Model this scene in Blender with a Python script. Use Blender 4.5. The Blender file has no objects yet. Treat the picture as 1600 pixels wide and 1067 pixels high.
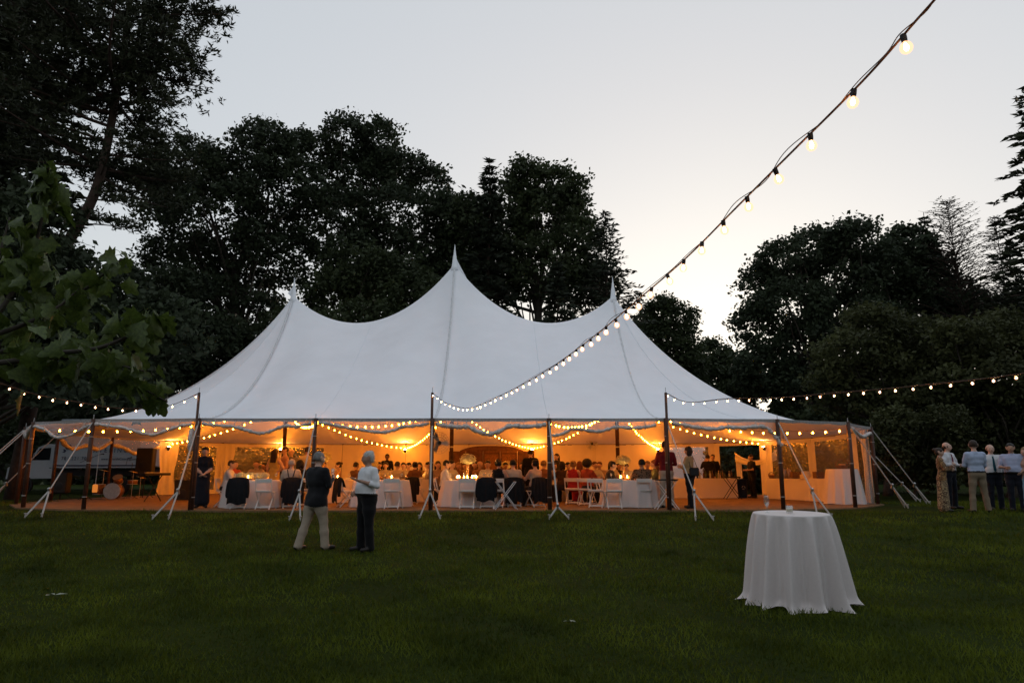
import bpy, math, random
import numpy as np
from mathutils import Vector, Matrix

R = math.radians
rng = np.random.default_rng(7)
random.seed(7)
scene = bpy.context.scene
col = scene.collection

# ------------------------------------------------------------------ camera
TH = R(10.95)                      # pitch up
CAMZ = 0.97
FPX = 1067.0                       # focal length in pixels of the 1600 px wide picture
cam_data = bpy.data.cameras.new('camera')
cam_data.lens = 24.0
cam_data.sensor_width = 36.0
cam_data.clip_start = 0.05
cam_data.clip_end = 3000
cam = bpy.data.objects.new('camera', cam_data)
cam.location = (0, 0, CAMZ)
cam.rotation_euler = (R(90) + TH, 0, 0)
col.objects.link(cam)
scene.camera = cam

# ------------------------------------------------------------------ sky and sun (dusk, sun just down behind the trees)
SUN_AZ = R(17)                     # to the right of the view axis
world = bpy.data.worlds.new('World')
scene.world = world
world.use_nodes = True
wn = world.node_tree
wn.nodes.clear()
w_out = wn.nodes.new('ShaderNodeOutputWorld')
w_bg = wn.nodes.new('ShaderNodeBackground')
w_sky = wn.nodes.new('ShaderNodeTexSky')
w_sky.sky_type = 'NISHITA'
w_sky.sun_disc = False
w_sky.sun_elevation = R(4.0)
w_sky.sun_rotation = SUN_AZ
w_sky.altitude = 50
w_sky.air_density = 1.0
w_sky.dust_density = 3.0
w_sky.ozone_density = 2.0
w_hsv = wn.nodes.new('ShaderNodeHueSaturation')
w_hsv.inputs['Saturation'].default_value = 0.85
w_gam = wn.nodes.new('ShaderNodeGamma')
w_gam.inputs['Gamma'].default_value = 0.238
w_bg.inputs['Strength'].default_value = 0.15
wn.links.new(w_sky.outputs['Color'], w_hsv.inputs['Color'])
wn.links.new(w_hsv.outputs['Color'], w_gam.inputs['Color'])
wn.links.new(w_gam.outputs['Color'], w_bg.inputs['Color'])
wn.links.new(w_bg.outputs['Background'], w_out.inputs['Surface'])

sun_data = bpy.data.lights.new('sun', 'SUN')
sun_data.energy = 0.15
sun_data.angle = R(12)
sun_data.color = (1.0, 0.82, 0.66)
sun = bpy.data.objects.new('sun', sun_data)
col.objects.link(sun)
_sd = Vector((math.sin(SUN_AZ) * math.cos(R(4)), math.cos(SUN_AZ) * math.cos(R(4)), math.sin(R(4))))
sun.rotation_euler = _sd.to_track_quat('Z', 'Y').to_euler()

scene.view_settings.view_transform = 'Standard'
scene.view_settings.look = 'None'
scene.view_settings.exposure = 2.08
scene.view_settings.gamma = 1.0
scene.view_settings.use_curve_mapping = False
scene.render.engine = 'CYCLES'
cy = scene.cycles
cy.use_denoising = True
cy.max_bounces = 7
cy.diffuse_bounces = 4
cy.glossy_bounces = 3
cy.transmission_bounces = 5
cy.transparent_max_bounces = 16
cy.sample_clamp_indirect = 4.0
cy.caustics_reflective = False
cy.caustics_refractive = False

# ------------------------------------------------------------------ helpers
CT, ST = math.cos(TH), math.sin(TH)

def P(px, py, Y):
    """world point seen at photo pixel (px, py) standing at distance Y"""
    r = (px - 800.0) / FPX
    u = (533.5 - py) / FPX
    k = Y / (CT - u * ST)
    return Vector((r * k, Y, CAMZ + (ST + u * CT) * k))

def XA(px, Y, z=0.5):
    return (px - 800.0) / FPX * (Y * CT + (z - CAMZ) * ST)

_GY = np.array([-40, 0, 4, 6, 8.7, 10.8, 12.9, 14.6, 16, 17.2, 18.3, 20, 400], float)
_GZ = np.array([-.72, -.69, -.67, -.65, -.585, -.50, -.395, -.27, -.15, -.06, -.012, 0.0, 0.0], float)

def gz(x, y):
    x = np.asarray(x, float); y = np.asarray(y, float)
    z = np.interp(y, _GY, _GZ)
    far = np.clip((y - 17.5) / 2, 0, 1)
    z = z + (1 - far) * (0.018 * np.sin(x * 0.55 + 1.3) * np.cos(y * 0.7) + 0.012 * np.sin(x * 1.3 + y * 1.1))
    return z

def mat(name, color, rough=0.7, var=0.0, vscale=6.0, bump=0.0, bscale=60.0, spec=0.3, metal=0.0, trans=0.0, sheen=0.0, var2=None):
    m = bpy.data.materials.new(name)
    m.use_nodes = True
    nt = m.node_tree
    b = nt.nodes['Principled BSDF']
    b.inputs['Base Color'].default_value = (*color, 1)
    b.inputs['Roughness'].default_value = rough
    b.inputs['Metallic'].default_value = metal
    b.inputs['Specular IOR Level'].default_value = spec
    if sheen:
        b.inputs['Sheen Weight'].default_value = sheen
    tc = nt.nodes.new('ShaderNodeTexCoord')
    if var > 0:
        n = nt.nodes.new('ShaderNodeTexNoise')
        n.inputs['Scale'].default_value = vscale
        n.inputs['Detail'].default_value = 6
        n.inputs['Roughness'].default_value = 0.65
        nt.links.new(tc.outputs['Object'], n.inputs['Vector'])
        rp = nt.nodes.new('ShaderNodeValToRGB')
        c2 = var2 if var2 else tuple(min(1, c * (1 + var)) for c in color)
        c1 = tuple(c * (1 - var) for c in color)
        rp.color_ramp.elements[0].position = 0.3
        rp.color_ramp.elements[1].position = 0.7
        rp.color_ramp.elements[0].color = (*c1, 1)
        rp.color_ramp.elements[1].color = (*c2, 1)
        nt.links.new(n.outputs['Fac'], rp.inputs['Fac'])
        nt.links.new(rp.outputs['Color'], b.inputs['Base Color'])
    if bump > 0:
        n2 = nt.nodes.new('ShaderNodeTexNoise')
        n2.inputs['Scale'].default_value = bscale
        n2.inputs['Detail'].default_value = 5
        nt.links.new(tc.outputs['Object'], n2.inputs['Vector'])
        bp = nt.nodes.new('ShaderNodeBump')
        bp.inputs['Strength'].default_value = bump
        bp.inputs['Distance'].default_value = 0.02
        nt.links.new(n2.outputs['Fac'], bp.inputs['Height'])
        nt.links.new(bp.outputs['Normal'], b.inputs['Normal'])
    if trans > 0:                       # thin cloth or leaf: part of the light passes through
        out = nt.nodes['Material Output']
        t = nt.nodes.new('ShaderNodeBsdfTranslucent')
        mx = nt.nodes.new('ShaderNodeMixShader')
        mx.inputs[0].default_value = trans
        src = b.inputs['Base Color']
        if src.is_linked:
            nt.links.new(src.links[0].from_socket, t.inputs['Color'])
        else:
            t.inputs['Color'].default_value = (*color, 1)
        nt.links.new(b.outputs[0], mx.inputs[1])
        nt.links.new(t.outputs[0], mx.inputs[2])
        nt.links.new(mx.outputs[0], out.inputs['Surface'])
    return m

def emit_mat(name, color, strength):
    m = bpy.data.materials.new(name)
    m.use_nodes = True
    nt = m.node_tree
    nt.nodes.remove(nt.nodes['Principled BSDF'])
    e = nt.nodes.new('ShaderNodeEmission')
    e.inputs['Color'].default_value = (*color, 1)
    e.inputs['Strength'].default_value = strength
    nt.links.new(e.outputs[0], nt.nodes['Material Output'].inputs['Surface'])
    return m

def clear_mat(name, tint, haze, gloss, rough=0.08, bump=0.0, haze_col=(0.6, 0.62, 0.66)):
    """thin clear film: mostly see-through, some haze, some mirror sheen"""
    m = bpy.data.materials.new(name)
    m.use_nodes = True
    nt = m.node_tree
    nt.nodes.remove(nt.nodes['Principled BSDF'])
    tr = nt.nodes.new('ShaderNodeBsdfTransparent'); tr.inputs[0].default_value = (*tint, 1)
    df = nt.nodes.new('ShaderNodeBsdfDiffuse'); df.inputs[0].default_value = (*haze_col, 1)
    gl = nt.nodes.new('ShaderNodeBsdfGlossy'); gl.inputs['Roughness'].default_value = rough
    gl.inputs[0].default_value = (1, 1, 1, 1)
    m1 = nt.nodes.new('ShaderNodeMixShader'); m1.inputs[0].default_value = haze
    m2 = nt.nodes.new('ShaderNodeMixShader'); m2.inputs[0].default_value = gloss
    nt.links.new(tr.outputs[0], m1.inputs[1]); nt.links.new(df.outputs[0], m1.inputs[2])
    nt.links.new(m1.outputs[0], m2.inputs[1]); nt.links.new(gl.outputs[0], m2.inputs[2])
    nt.links.new(m2.outputs[0], nt.nodes['Material Output'].inputs['Surface'])
    if bump > 0:
        tc = nt.nodes.new('ShaderNodeTexCoord')
        n2 = nt.nodes.new('ShaderNodeTexNoise'); n2.inputs['Scale'].default_value = 9; n2.inputs['Detail'].default_value = 3
        bp = nt.nodes.new('ShaderNodeBump'); bp.inputs['Strength'].default_value = bump; bp.inputs['Distance'].default_value = 0.05
        nt.links.new(tc.outputs['Object'], n2.inputs['Vector'])
        nt.links.new(n2.outputs['Fac'], bp.inputs['Height'])
        nt.links.new(bp.outputs['Normal'], gl.inputs['Normal'])
    return m

def link(name, me, mats=None, parent=None, smooth=False):
    o = bpy.data.objects.new(name, me)
    col.objects.link(o)
    if parent is not None:
        o.parent = parent
    if mats is not None and len(me.materials) == 0:
        for m in (mats if isinstance(mats, (list, tuple)) else [mats]):
            me.materials.append(m)
    if smooth:
        me.polygons.foreach_set('use_smooth', np.ones(len(me.polygons), bool))
    return o

def tag(o, label=None, cat=None, group=None, kind=None):
    if label: o['label'] = label
    if cat: o['category'] = cat
    if group: o['group'] = group
    if kind: o['kind'] = kind
    return o

def empty(name, loc=(0, 0, 0), rz=0.0):
    o = bpy.data.objects.new(name, None)
    o.empty_display_size = 0.2
    o.location = loc
    o.rotation_euler = (0, 0, rz)
    col.objects.link(o)
    return o

def np_mesh(name, V, F):
    """mesh from an (n,3) array and an (m,k) array of faces with the same number of corners"""
    me = bpy.data.meshes.new(name)
    V = np.ascontiguousarray(V, np.float32); F = np.ascontiguousarray(F, np.int32)
    n, k = F.shape
    me.vertices.add(len(V)); me.vertices.foreach_set('co', V.ravel())
    me.loops.add(n * k); me.loops.foreach_set('vertex_index', F.ravel())
    me.polygons.add(n)
    me.polygons.foreach_set('loop_start', np.arange(0, n * k, k, dtype=np.int32))
    me.polygons.foreach_set('loop_total', np.full(n, k, np.int32))
    me.update(calc_edges=True)
    return me

class MB:
    """collects simple shapes into one mesh"""
    def __init__(s): s.v = []; s.f = []
    def add(s, vs, fs):
        o = len(s.v); s.v += [tuple(v) for v in vs]; s.f += [tuple(i + o for i in f) for f in fs]; return s
    def box(s, c, d, rot=None, bev=0.0):
        x, y, z = (a / 2 for a in d)
        if bev > 0:
            b = min(bev, x * .9, y * .9, z * .9)
            vs = []
            for sx in (-1, 1):
                for sy in (-1, 1):
                    for sz in (-1, 1):
                        vs += [(sx * x, sy * (y - b), sz * (z - b)), (sx * (x - b), sy * y, sz * (z - b)), (sx * (x - b), sy * (y - b), sz * z)]
            I = lambda sx, sy, sz, k: (((sx > 0) * 4 + (sy > 0) * 2 + (sz > 0)) * 3 + k)
            fs = []
            for q in (-1, 1):
                fs.append([I(q, -1, -1, 0), I(q, 1, -1, 0), I(q, 1, 1, 0), I(q, -1, 1, 0)][::q])
                fs.append([I(-1, q, -1, 1), I(-1, q, 1, 1), I(1, q, 1, 1), I(1, q, -1, 1)][::q])
                fs.append([I(-1, -1, q, 2), I(1, -1, q, 2), I(1, 1, q, 2), I(-1, 1, q, 2)][::q])
            for a in (-1, 1):
                for b2 in (-1, 1):
                    fs.append([I(a, b2, -1, 0), I(a, b2, 1, 0), I(a, b2, 1, 1), I(a, b2, -1, 1)][::(-1 if a * b2 < 0 else 1)])
                    fs.append([I(a, -1, b2, 0), I(a, -1, b2, 2), I(a, 1, b2, 2), I(a, 1, b2, 0)][::(-1 if a * b2 < 0 else 1)])
                    fs.append([I(-1, a, b2, 1), I(-1, a, b2, 2), I(1, a, b2, 2), I(1, a, b2, 1)][::(1 if a * b2 < 0 else -1)])
                    for c2 in (-1, 1):
                        fs.append([I(a, b2, c2, 0), I(a, b2, c2, 1), I(a, b2, c2, 2)][::(1 if a * b2 * c2 > 0 else -1)])
        else:
            vs = [(sx * x, sy * y, sz * z) for sx in (-1, 1) for sy in (-1, 1) for sz in (-1, 1)]
            fs = [(0, 1, 3, 2), (4, 6, 7, 5), (0, 4, 5, 1), (2, 3, 7, 6), (0, 2, 6, 4), (1, 5, 7, 3)]
        M = rot if rot is not None else Matrix.Identity(3)
        c = Vector(c)
        return s.add([M @ Vector(v) + c for v in vs], fs)
    def tube(s, pts, rad, n=8, cap=True, closed=False):
        pts = [Vector(p) for p in pts]
        m = len(pts)
        if not hasattr(rad, '__len__'): rad = [rad] * m
        up = Vector((0, 0, 1)); vs = []; prev = None
        for i, p in enumerate(pts):
            if closed: d = pts[(i + 1) % m] - pts[i - 1]
            else: d = pts[min(i + 1, m - 1)] - pts[max(i - 1, 0)]
            if d.length < 1e-9: d = Vector((0, 0, 1))
            d.normalize()
            if prev is None:
                a = d.cross(up)
                if a.length < 1e-3: a = d.cross(Vector((1, 0, 0)))
            else:
                a = prev - d * prev.dot(d)
                if a.length < 1e-4: a = d.orthogonal()
            a.normalize(); prev = a; b = d.cross(a)
            for k in range(n):
                t = 2 * math.pi * k / n
                vs.append(p + (a * math.cos(t) + b * math.sin(t)) * rad[i])
        fs = []
        for i in range(m if closed else m - 1):
            j = (i + 1) % m
            for k in range(n):
                fs.append((i * n + k, i * n + (k + 1) % n, j * n + (k + 1) % n, j * n + k))
        if cap and not closed:
            fs.append(tuple(range(n - 1, -1, -1))); fs.append(tuple(range((m - 1) * n, m * n)))
        return s.add(vs, fs)
    def lathe(s, prof, n=20, c=(0, 0, 0), M=None):
        vs = []; c = Vector(c)
        for (r, z) in prof:
            for k in range(n):
                t = 2 * math.pi * k / n
                v = Vector((r * math.cos(t), r * math.sin(t), z))
                vs.append((M @ v if M is not None else v) + c)
        fs = []
        for i in range(len(prof) - 1):
            for k in range(n):
                fs.append((i * n + k, i * n + (k + 1) % n, (i + 1) * n + (k + 1) % n, (i + 1) * n + k))
        if prof[0][0] > 1e-5: fs.append(tuple(range(n - 1, -1, -1)))
        if prof[-1][0] > 1e-5: fs.append(tuple(range((len(prof) - 1) * n, len(prof) * n)))
        return s.add(vs, fs)
    def ball(s, c, r, nu=10, nv=6, sc=(1, 1, 1)):
        prof = [(max(1e-6, math.sin(math.pi * i / nv)) * r, -math.cos(math.pi * i / nv) * r) for i in range(nv + 1)]
        vs0 = len(s.v); s.lathe(prof, nu)
        for i in range(vs0, len(s.v)):
            v = s.v[i]; s.v[i] = (v[0] * sc[0] + c[0], v[1] * sc[1] + c[1], v[2] * sc[2] + c[2])
        return s
    def mesh(s, name):
        me = bpy.data.meshes.new(name); me.from_pydata(s.v, [], s.f); me.update(); return me
    def build(s, name, m, parent=None, smooth=False):
        return link(name, s.mesh(name), m, parent, smooth)

def spline(pts, n):
    """Catmull-Rom through the points, n samples per span"""
    p = [Vector(q) for q in pts]
    p = [p[0] * 2 - p[1]] + p + [p[-1] * 2 - p[-2]]
    out = []
    for i in range(1, len(p) - 2):
        for k in range(n):
            t = k / n
            a, b, c, d = p[i - 1], p[i], p[i + 1], p[i + 2]
            out.append(0.5 * ((2 * b) + (c - a) * t + (2 * a - 5 * b + 4 * c - d) * t * t + (3 * b - a - 3 * c + d) * t ** 3))
    out.append(p[-2])
    return out

def resample(pts, step, off=0.0):
    out = []; need = off; acc = 0.0
    for a, b in zip(pts[:-1], pts[1:]):
        L = (b - a).length
        while acc + L >= need:
            out.append(a + (b - a) * ((need - acc) / max(L, 1e-9))); need += step
        acc += L
    return out

# ------------------------------------------------------------------ materials used widely
M_wood = mat('dark_stained_wood', (0.06, 0.028, 0.018), 0.55, 0.35, 9, 0.25, 40)
M_white_paint = mat('white_resin', (0.72, 0.71, 0.69), 0.45, 0.05, 8)
M_linen = mat('white_linen', (0.74, 0.675, 0.66), 0.85, 0.03, 30, 0.15, 180, sheen=0.2, trans=0.08)
M_black = mat('black_plastic', (0.012, 0.012, 0.014), 0.5)
M_steel = mat('galvanised_steel', (0.45, 0.45, 0.46), 0.35, 0.15, 14, metal=0.9)
M_web = mat('white_webbing', (0.44, 0.42, 0.40), 0.8, 0.12, 40, 0.2, 200)
M_canvas = mat('sailcloth', (0.87, 0.89, 0.94), 0.8, 0.035, 0.8, 0.22, 1.6, spec=0.2, trans=0.04)
M_canvas_seam = mat('sailcloth_seam', (0.70, 0.70, 0.72), 0.8, 0.15, 20, 0.3, 40, spec=0.2, trans=0.04)
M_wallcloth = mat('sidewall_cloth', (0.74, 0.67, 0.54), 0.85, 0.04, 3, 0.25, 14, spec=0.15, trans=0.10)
M_vinyl = clear_mat('clear_vinyl', (0.86, 0.88, 0.86), 0.12, 0.09, 0.12, 0.35)
M_film = clear_mat('hanging_vinyl_film', (0.93, 0.94, 0.95), 0.10, 0.10, 0.15, 0.6)
M_roll = mat('rolled_vinyl', (0.55, 0.49, 0.46), 0.30, 0.40, 14, 1.0, 16, spec=0.6)
# ================================================================== THE SETTING: lawn, tent floor
def grid_lawn():
    xs = np.concatenate([[-900, -400, -200, -120, -80, -60], np.linspace(-45, 45, 121), [60, 80, 120, 200, 400, 900]])
    ys = np.concatenate([[-60, -30, -15, -8], np.linspace(-4, 40, 111), [45, 52, 60, 75, 100, 160, 300, 600, 1200]])
    X, Y = np.meshgrid(xs, ys)
    Z = gz(X, Y)
    V = np.stack([X, Y, Z], -1).reshape(-1, 3)
    nx = len(xs); i = np.arange(len(ys) - 1)[:, None] * nx + np.arange(nx - 1)[None, :]
    F = np.stack([i, i + 1, i + nx + 1, i + nx], -1).reshape(-1, 4)
    return np_mesh('lawn', V, F)

M_lawn = bpy.data.materials.new('mown_lawn')
M_lawn.use_nodes = True
def _lawn():
    nt = M_lawn.node_tree; b = nt.nodes['Principled BSDF']
    b.inputs['Roughness'].default_value = 0.95
    b.inputs['Specular IOR Level'].default_value = 0.05
    tc = nt.nodes.new('ShaderNodeTexCoord')
    n1 = nt.nodes.new('ShaderNodeTexNoise'); n1.inputs['Scale'].default_value = 0.32; n1.inputs['Detail'].default_value = 8
    n2 = nt.nodes.new('ShaderNodeTexNoise'); n2.inputs['Scale'].default_value = 9; n2.inputs['Detail'].default_value = 8; n2.inputs['Roughness'].default_value = 0.75
    for n in (n1, n2): nt.links.new(tc.outputs['Object'], n.inputs['Vector'])
    mx = nt.nodes.new('ShaderNodeMix'); mx.inputs[0].default_value = 0.55
    nt.links.new(n1.outputs['Fac'], mx.inputs[2]); nt.links.new(n2.outputs['Fac'], mx.inputs[3])
    rp = nt.nodes.new('ShaderNodeValToRGB')
    rp.color_ramp.elements[0].position = 0.33; rp.color_ramp.elements[0].color = (0.012, 0.019, 0.004, 1)
    rp.color_ramp.elements[1].position = 0.68; rp.color_ramp.elements[1].color = (0.036, 0.054, 0.007, 1)
    nt.links.new(mx.outputs[0], rp.inputs['Fac'])
    nt.links.new(rp.outputs['Color'], b.inputs['Base Color'])
    n3 = nt.nodes.new('ShaderNodeTexNoise'); n3.inputs['Scale'].default_value = 45; n3.inputs['Detail'].default_value = 6
    nt.links.new(tc.outputs['Object'], n3.inputs['Vector'])
    bp = nt.nodes.new('ShaderNodeBump'); bp.inputs['Strength'].default_value = 0.9; bp.inputs['Distance'].default_value = 0.05
    nt.links.new(n3.outputs['Fac'], bp.inputs['Height']); nt.links.new(bp.outputs['Normal'], b.inputs['Normal'])
_lawn()
tag(link('lawn', grid_lawn(), M_lawn, smooth=True), 'mown green lawn rising gently from the foreground to the tent', kind='structure')

# grass blades that stand on the lawn: denser close to the camera
def grass():
    N = 210000
    y = 4.6 + (24 - 4.6) * rng.random(N) ** 1.55
    half = y * 0.80 + 0.8
    x = (rng.random(N) * 2 - 1) * half
    # uneven growth
    patch = np.sin(x * 1.7 + 2 * np.sin(y * 0.9)) * np.cos(y * 1.4 + np.sin(x * 0.8)) + 0.6 * np.sin(x * 4.1 + y * 3.3)
    keep = (rng.random(N) < 0.72 + 0.28 * patch) & ~((y > 18.25) & (x > -15.5) & (x < 12.2))
    x, y, patch = x[keep], y[keep], patch[keep]; n = len(x)
    z = gz(x, y)
    h = (0.030 + 0.028 * rng.random(n)) * (1 + 0.25 * patch) * (0.9 + y / 30)
    w = 0.0035 + 0.00055 * y
    a = rng.random(n) * 6.283
    la = rng.random(n) * 6.283; ll = h * (0.2 + 0.9 * rng.random(n))
    b1 = np.stack([x - np.cos(a) * w, y - np.sin(a) * w, z - 0.004], -1)
    b2 = np.stack([x + np.cos(a) * w, y + np.sin(a) * w, z - 0.004], -1)
    tp = np.stack([x + np.cos(la) * ll, y + np.sin(la) * ll, z + h], -1)
    V = np.stack([b1, b2, tp], 1).reshape(-1, 3)
    F = np.arange(3 * n).reshape(-1, 3)
    return np_mesh('grass', V, F)
M_blade = mat('grass_blade', (0.042, 0.068, 0.008), 0.7, 0.6, 0.75, spec=0.15, trans=0.35, var2=(0.140, 0.178, 0.016))
tag(link('grass', grass(), M_blade), 'short mown grass covering the lawn in front of the tent', 'grass', kind='stuff')

# clover and bits lying in the grass
M_scrap = mat('pale_scrap', (0.32, 0.33, 0.26), 0.8)
for k, (px, py, s) in enumerate([(84, 940, 0.11), (893, 1006, 0.06)]):
    Y = 9.1 if k == 0 else 7.6
    p = P(px, py, Y); z = float(gz(p.x, Y))
    m = MB()
    for q in range(3):
        a = q * 1.9 + k
        m.add([(0, 0, .045), (s * math.cos(a), s * math.sin(a) * .5, .055), (s * 1.5 * math.cos(a + .5), s * .8 * math.sin(a + .5), .05), (s * .6 * math.cos(a + 1), s * .5 * math.sin(a + 1), .06)], [(0, 1, 2, 3)])
    o = m.build('fallen_leaf', M_scrap); o.location = (p.x, Y, z)
    tag(o, ['pale dry leaf lying on the dark lawn at the left', 'pale dry leaf on the lawn below the two standing men and table'][k], 'leaf', 'fallen leaves on the lawn')

# ================================================================== TREES
def leaf_mat(name, c, c2, trans=0.25):
    return mat(name, c, 0.6, 0.5, 0.55, spec=0.2, trans=trans, var2=c2)
M_leaf_oak = leaf_mat('oak_leaf', (0.030, 0.042, 0.024), (0.052, 0.070, 0.036))
M_leaf_oak2 = leaf_mat('maple_leaf_far', (0.032, 0.046, 0.020), (0.060, 0.078, 0.032))
M_leaf_olive = leaf_mat('olive_leaf', (0.042, 0.048, 0.018), (0.078, 0.085, 0.030))
M_needle = leaf_mat('spruce_needle', (0.020, 0.027, 0.018), (0.036, 0.046, 0.026), 0.1)
M_needle_pine = leaf_mat('pine_needle', (0.022, 0.028, 0.014), (0.040, 0.048, 0.022), 0.1)
M_bark = mat('bark', (0.050, 0.040, 0.032), 0.9, 0.4, 8, 0.6, 20)
M_bark_pine = mat('pine_bark', (0.050, 0.032, 0.025), 0.9, 0.4, 6, 0.6, 14)

def diamonds(C, A, B):
    """leaf-shaped quads: centres C, half-length vectors A, half-width vectors B"""
    n = len(C)
    V = np.stack([C + A, C + B - 0.25 * A, C - A, C - B - 0.25 * A], 1).reshape(-1, 3)
    return V, np.arange(4 * n).reshape(-1, 4)

def unit(n):
    v = rng.normal(size=(n, 3)); return v / np.linalg.norm(v, axis=1, keepdims=True)

def broad_tree(name, label, cat, Y, trunk_px, lobes, lm, n_leaf0, leaf=0.27, trunk_r=0.32, clump=0.85, thin=0.0, group=None, depth=1.0, limbs=34, kind=None):
    """lobes: (px, py, rx, ry) of the crown in the picture at distance Y; the crown gets the same reach in depth"""
    s = Y / FPX * 1.03
    n_leaf = n_leaf0 * (1.55 if Y > 36 else 1.25)
    leaf = leaf * (1.22 if Y > 36 else 1.12)
    L = []
    for (px, py, rx, ry) in lobes:
        off = (rng.random() - 0.5) * 2.2 * depth
        c = P(px, py, Y + off)
        L.append((np.array(c), np.array([rx * s, max(rx, ry) * s * 0.9 * depth, ry * s])))
    vol = np.array([(l[1][0] * l[1][2]) for l in L]); vol = vol / vol.sum()
    per = 42
    centres = []
    nc = int(n_leaf / per)
    for (c, r), v in zip(L, vol):
        k = max(3, int(nc * v))
        d = unit(k * 2)
        keep = rng.random(len(d)) < np.clip(0.80 + 0.40 * d[:, 2] - 0.0, 0.35, 1)
        d = d[keep][:k]
        rad = 0.45 + 0.55 * rng.random(len(d)) ** 0.6
        centres.append(c + d * r * rad[:, None])
    CC = np.concatenate(centres)
    if thin > 0:       # holes where the sky shows
        q = np.sin(CC[:, 0] * 1.9 + 3) * np.sin(CC[:, 2] * 2.3 + 1) + 0.5 * np.sin(CC[:, 0] * 4.1 - CC[:, 2] * 3.2)
        CC = CC[q > -1.0 + thin]
    m = len(CC)
    base = P(trunk_px, 700, Y); base = Vector((base.x, Y, -0.05))
    root = empty(name, base)
    cr = clump * (0.55 + 0.7 * rng.random((m, 1, 1)))
    off = np.clip(rng.normal(size=(m, per, 3)), -1.7, 1.7) * np.array([0.46, 0.46, 0.30]) * cr
    pts = (CC[:, None, :] + off).reshape(-1, 3)
    n = len(pts)
    a = unit(n) * np.array([1, 1, 0.7]); a[:, 2] -= 0.25
    sz = leaf * (0.55 + 0.75 * rng.random((n, 1))) * 0.5
    b = np.cross(a, unit(n)); b /= np.linalg.norm(b, axis=1, keepdims=True) + 1e-6
    V, F = diamonds(pts, a * sz, b * sz * 0.55)
    V = V - np.array(base)
    cro = link('crown', np_mesh('crown', V, F), lm, root)
    # trunk and limbs reach to the clumps
    mb = MB()
    top = np.mean([l[0] for l in L], axis=0)
    tz = top[2] - 0.25 * (CC[:, 2].max() - CC[:, 2].min())
    bx, by = base.x, base.y
    fork = Vector((bx * .35 + top[0] * .65, by, tz)) - base
    tp = [Vector((0, 0, 0)), Vector((rng.normal() * .15, rng.normal() * .15, fork.z * .35)), fork * .72 + Vector((rng.normal() * .2, 0, fork.z * .02)), fork]
    tp = spline(tp, 4)
    mb.tube(tp, [trunk_r * (1.25 - 0.7 * i / (len(tp) - 1)) for i in range(len(tp))], 8)
    for q in range(limbs):
        c = Vector(CC[rng.integers(m)]) - base
        st = tp[int(len(tp) * (0.45 + 0.54 * rng.random())) - 1]
        mid = st.lerp(c, 0.5) + Vector((rng.normal() * .5, rng.normal() * .5, 0.4 + rng.normal() * .4))
        ps = spline([st, mid, c], 5)
        r0 = trunk_r * (0.18 + 0.25 * rng.random())
        mb.tube(ps, [r0 * (1 - 0.88 * i / (len(ps) - 1)) for i in range(len(ps))], 5, cap=False)
    mb.build('trunk', M_bark, root, True)
    tag(root, label, cat, group, kind)
    return root

def conifer(name, label, cat, px, py_top, Y, z0, rbase, n_whorl, lm, sparse=1.0, droop=0.25, needle=0.22, per=26, lean=0.0, group=None, trunk_r=0.2, up=0.0, kind=None, shape=0.8):
    top = P(px, py_top, Y)
    base = Vector((top.x - lean * top.z, Y, -0.05)); H = top.z + 0.05
    root = empty(name, base)
    mb = MB()
    ax = lambda t: Vector((lean * H * t, 0, H * t))
    tp = [ax(i / 8) + Vector((0.06 * math.sin(i * 2.1), 0.05 * math.cos(i * 1.7), 0)) * (0 if i in (0, 8) else 1) for i in range(9)]
    mb.tube(tp, [max(0.02, trunk_r * (1 - 0.96 * i / 8)) for i in range(9)], 7)
    PTS = []; DIR = []
    for w in range(n_whorl):
        t = z0 + (1 - z0) * ((w + rng.random() * .7) / n_whorl) ** 0.9
        rad = rbase * (1 - t) ** shape / (1 - z0) ** shape + 0.12
        nb = int(5 + 3 * rng.random())
        for k in range(nb):
            if rng.random() > sparse: continue
            a = 6.283 * (k + rng.random() * .8) / nb + w
            ln = rad * (0.55 + 0.6 * rng.random())
            o = ax(min(t, .995)); d = Vector((math.cos(a), math.sin(a), 0))
            pts = []
            for j in range(6):
                u = j / 5
                pts.append(o + d * ln * u + Vector((rng.normal() * .04, rng.normal() * .04, ln * (up * u - droop * u * u + 0.12 * droop * u))))
            r0 = max(0.012 if up < .2 else .024, 0.035 * ln / 2.5)
            mb.tube(pts, [r0 * (1 - .8 * j / 5) for j in range(6)], 4, cap=False)
            m = max(4, int(per * ln / 2.1))
            u = 0.15 + 0.85 * rng.random(m) ** 0.8
            side = (rng.random(m) - .5) * 2 * (0.16 + 0.30 * ln * (1 - u) * 0.6)
            perp = np.array([-d.y, d.x, 0])
            base_p = np.array(o) + np.array(d) * (ln * u)[:, None]
            base_p[:, 2] += ln * (up * u - droop * u * u + 0.12 * droop * u)
            c = base_p + perp * side[:, None] + rng.normal(size=(m, 3)) * np.array([.05, .05, .05])
            c[:, 2] -= 0.1 * np.abs(side)
            PTS.append(c)
            dd = np.array(d) * 0.8 + perp * np.sign(side)[:, None] * 0.7 + rng.normal(size=(m, 3)) * .3
            DIR.append(dd / np.linalg.norm(dd, axis=1, keepdims=True))
    mb.build('trunk', M_bark_pine, root, True)
    C = np.concatenate(PTS); A = np.concatenate(DIR); n = len(C)
    sz = needle * 1.14 * (0.6 + 0.8 * rng.random((n, 1)))
    b = np.cross(A, unit(n)); b /= np.linalg.norm(b, axis=1, keepdims=True) + 1e-6
    V, F = diamonds(C, A * sz, b * sz * 0.30)
    link('crown', np_mesh('crown', V, F), lm, root)
    tag(root, label, cat, group, kind)
    return root

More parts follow.
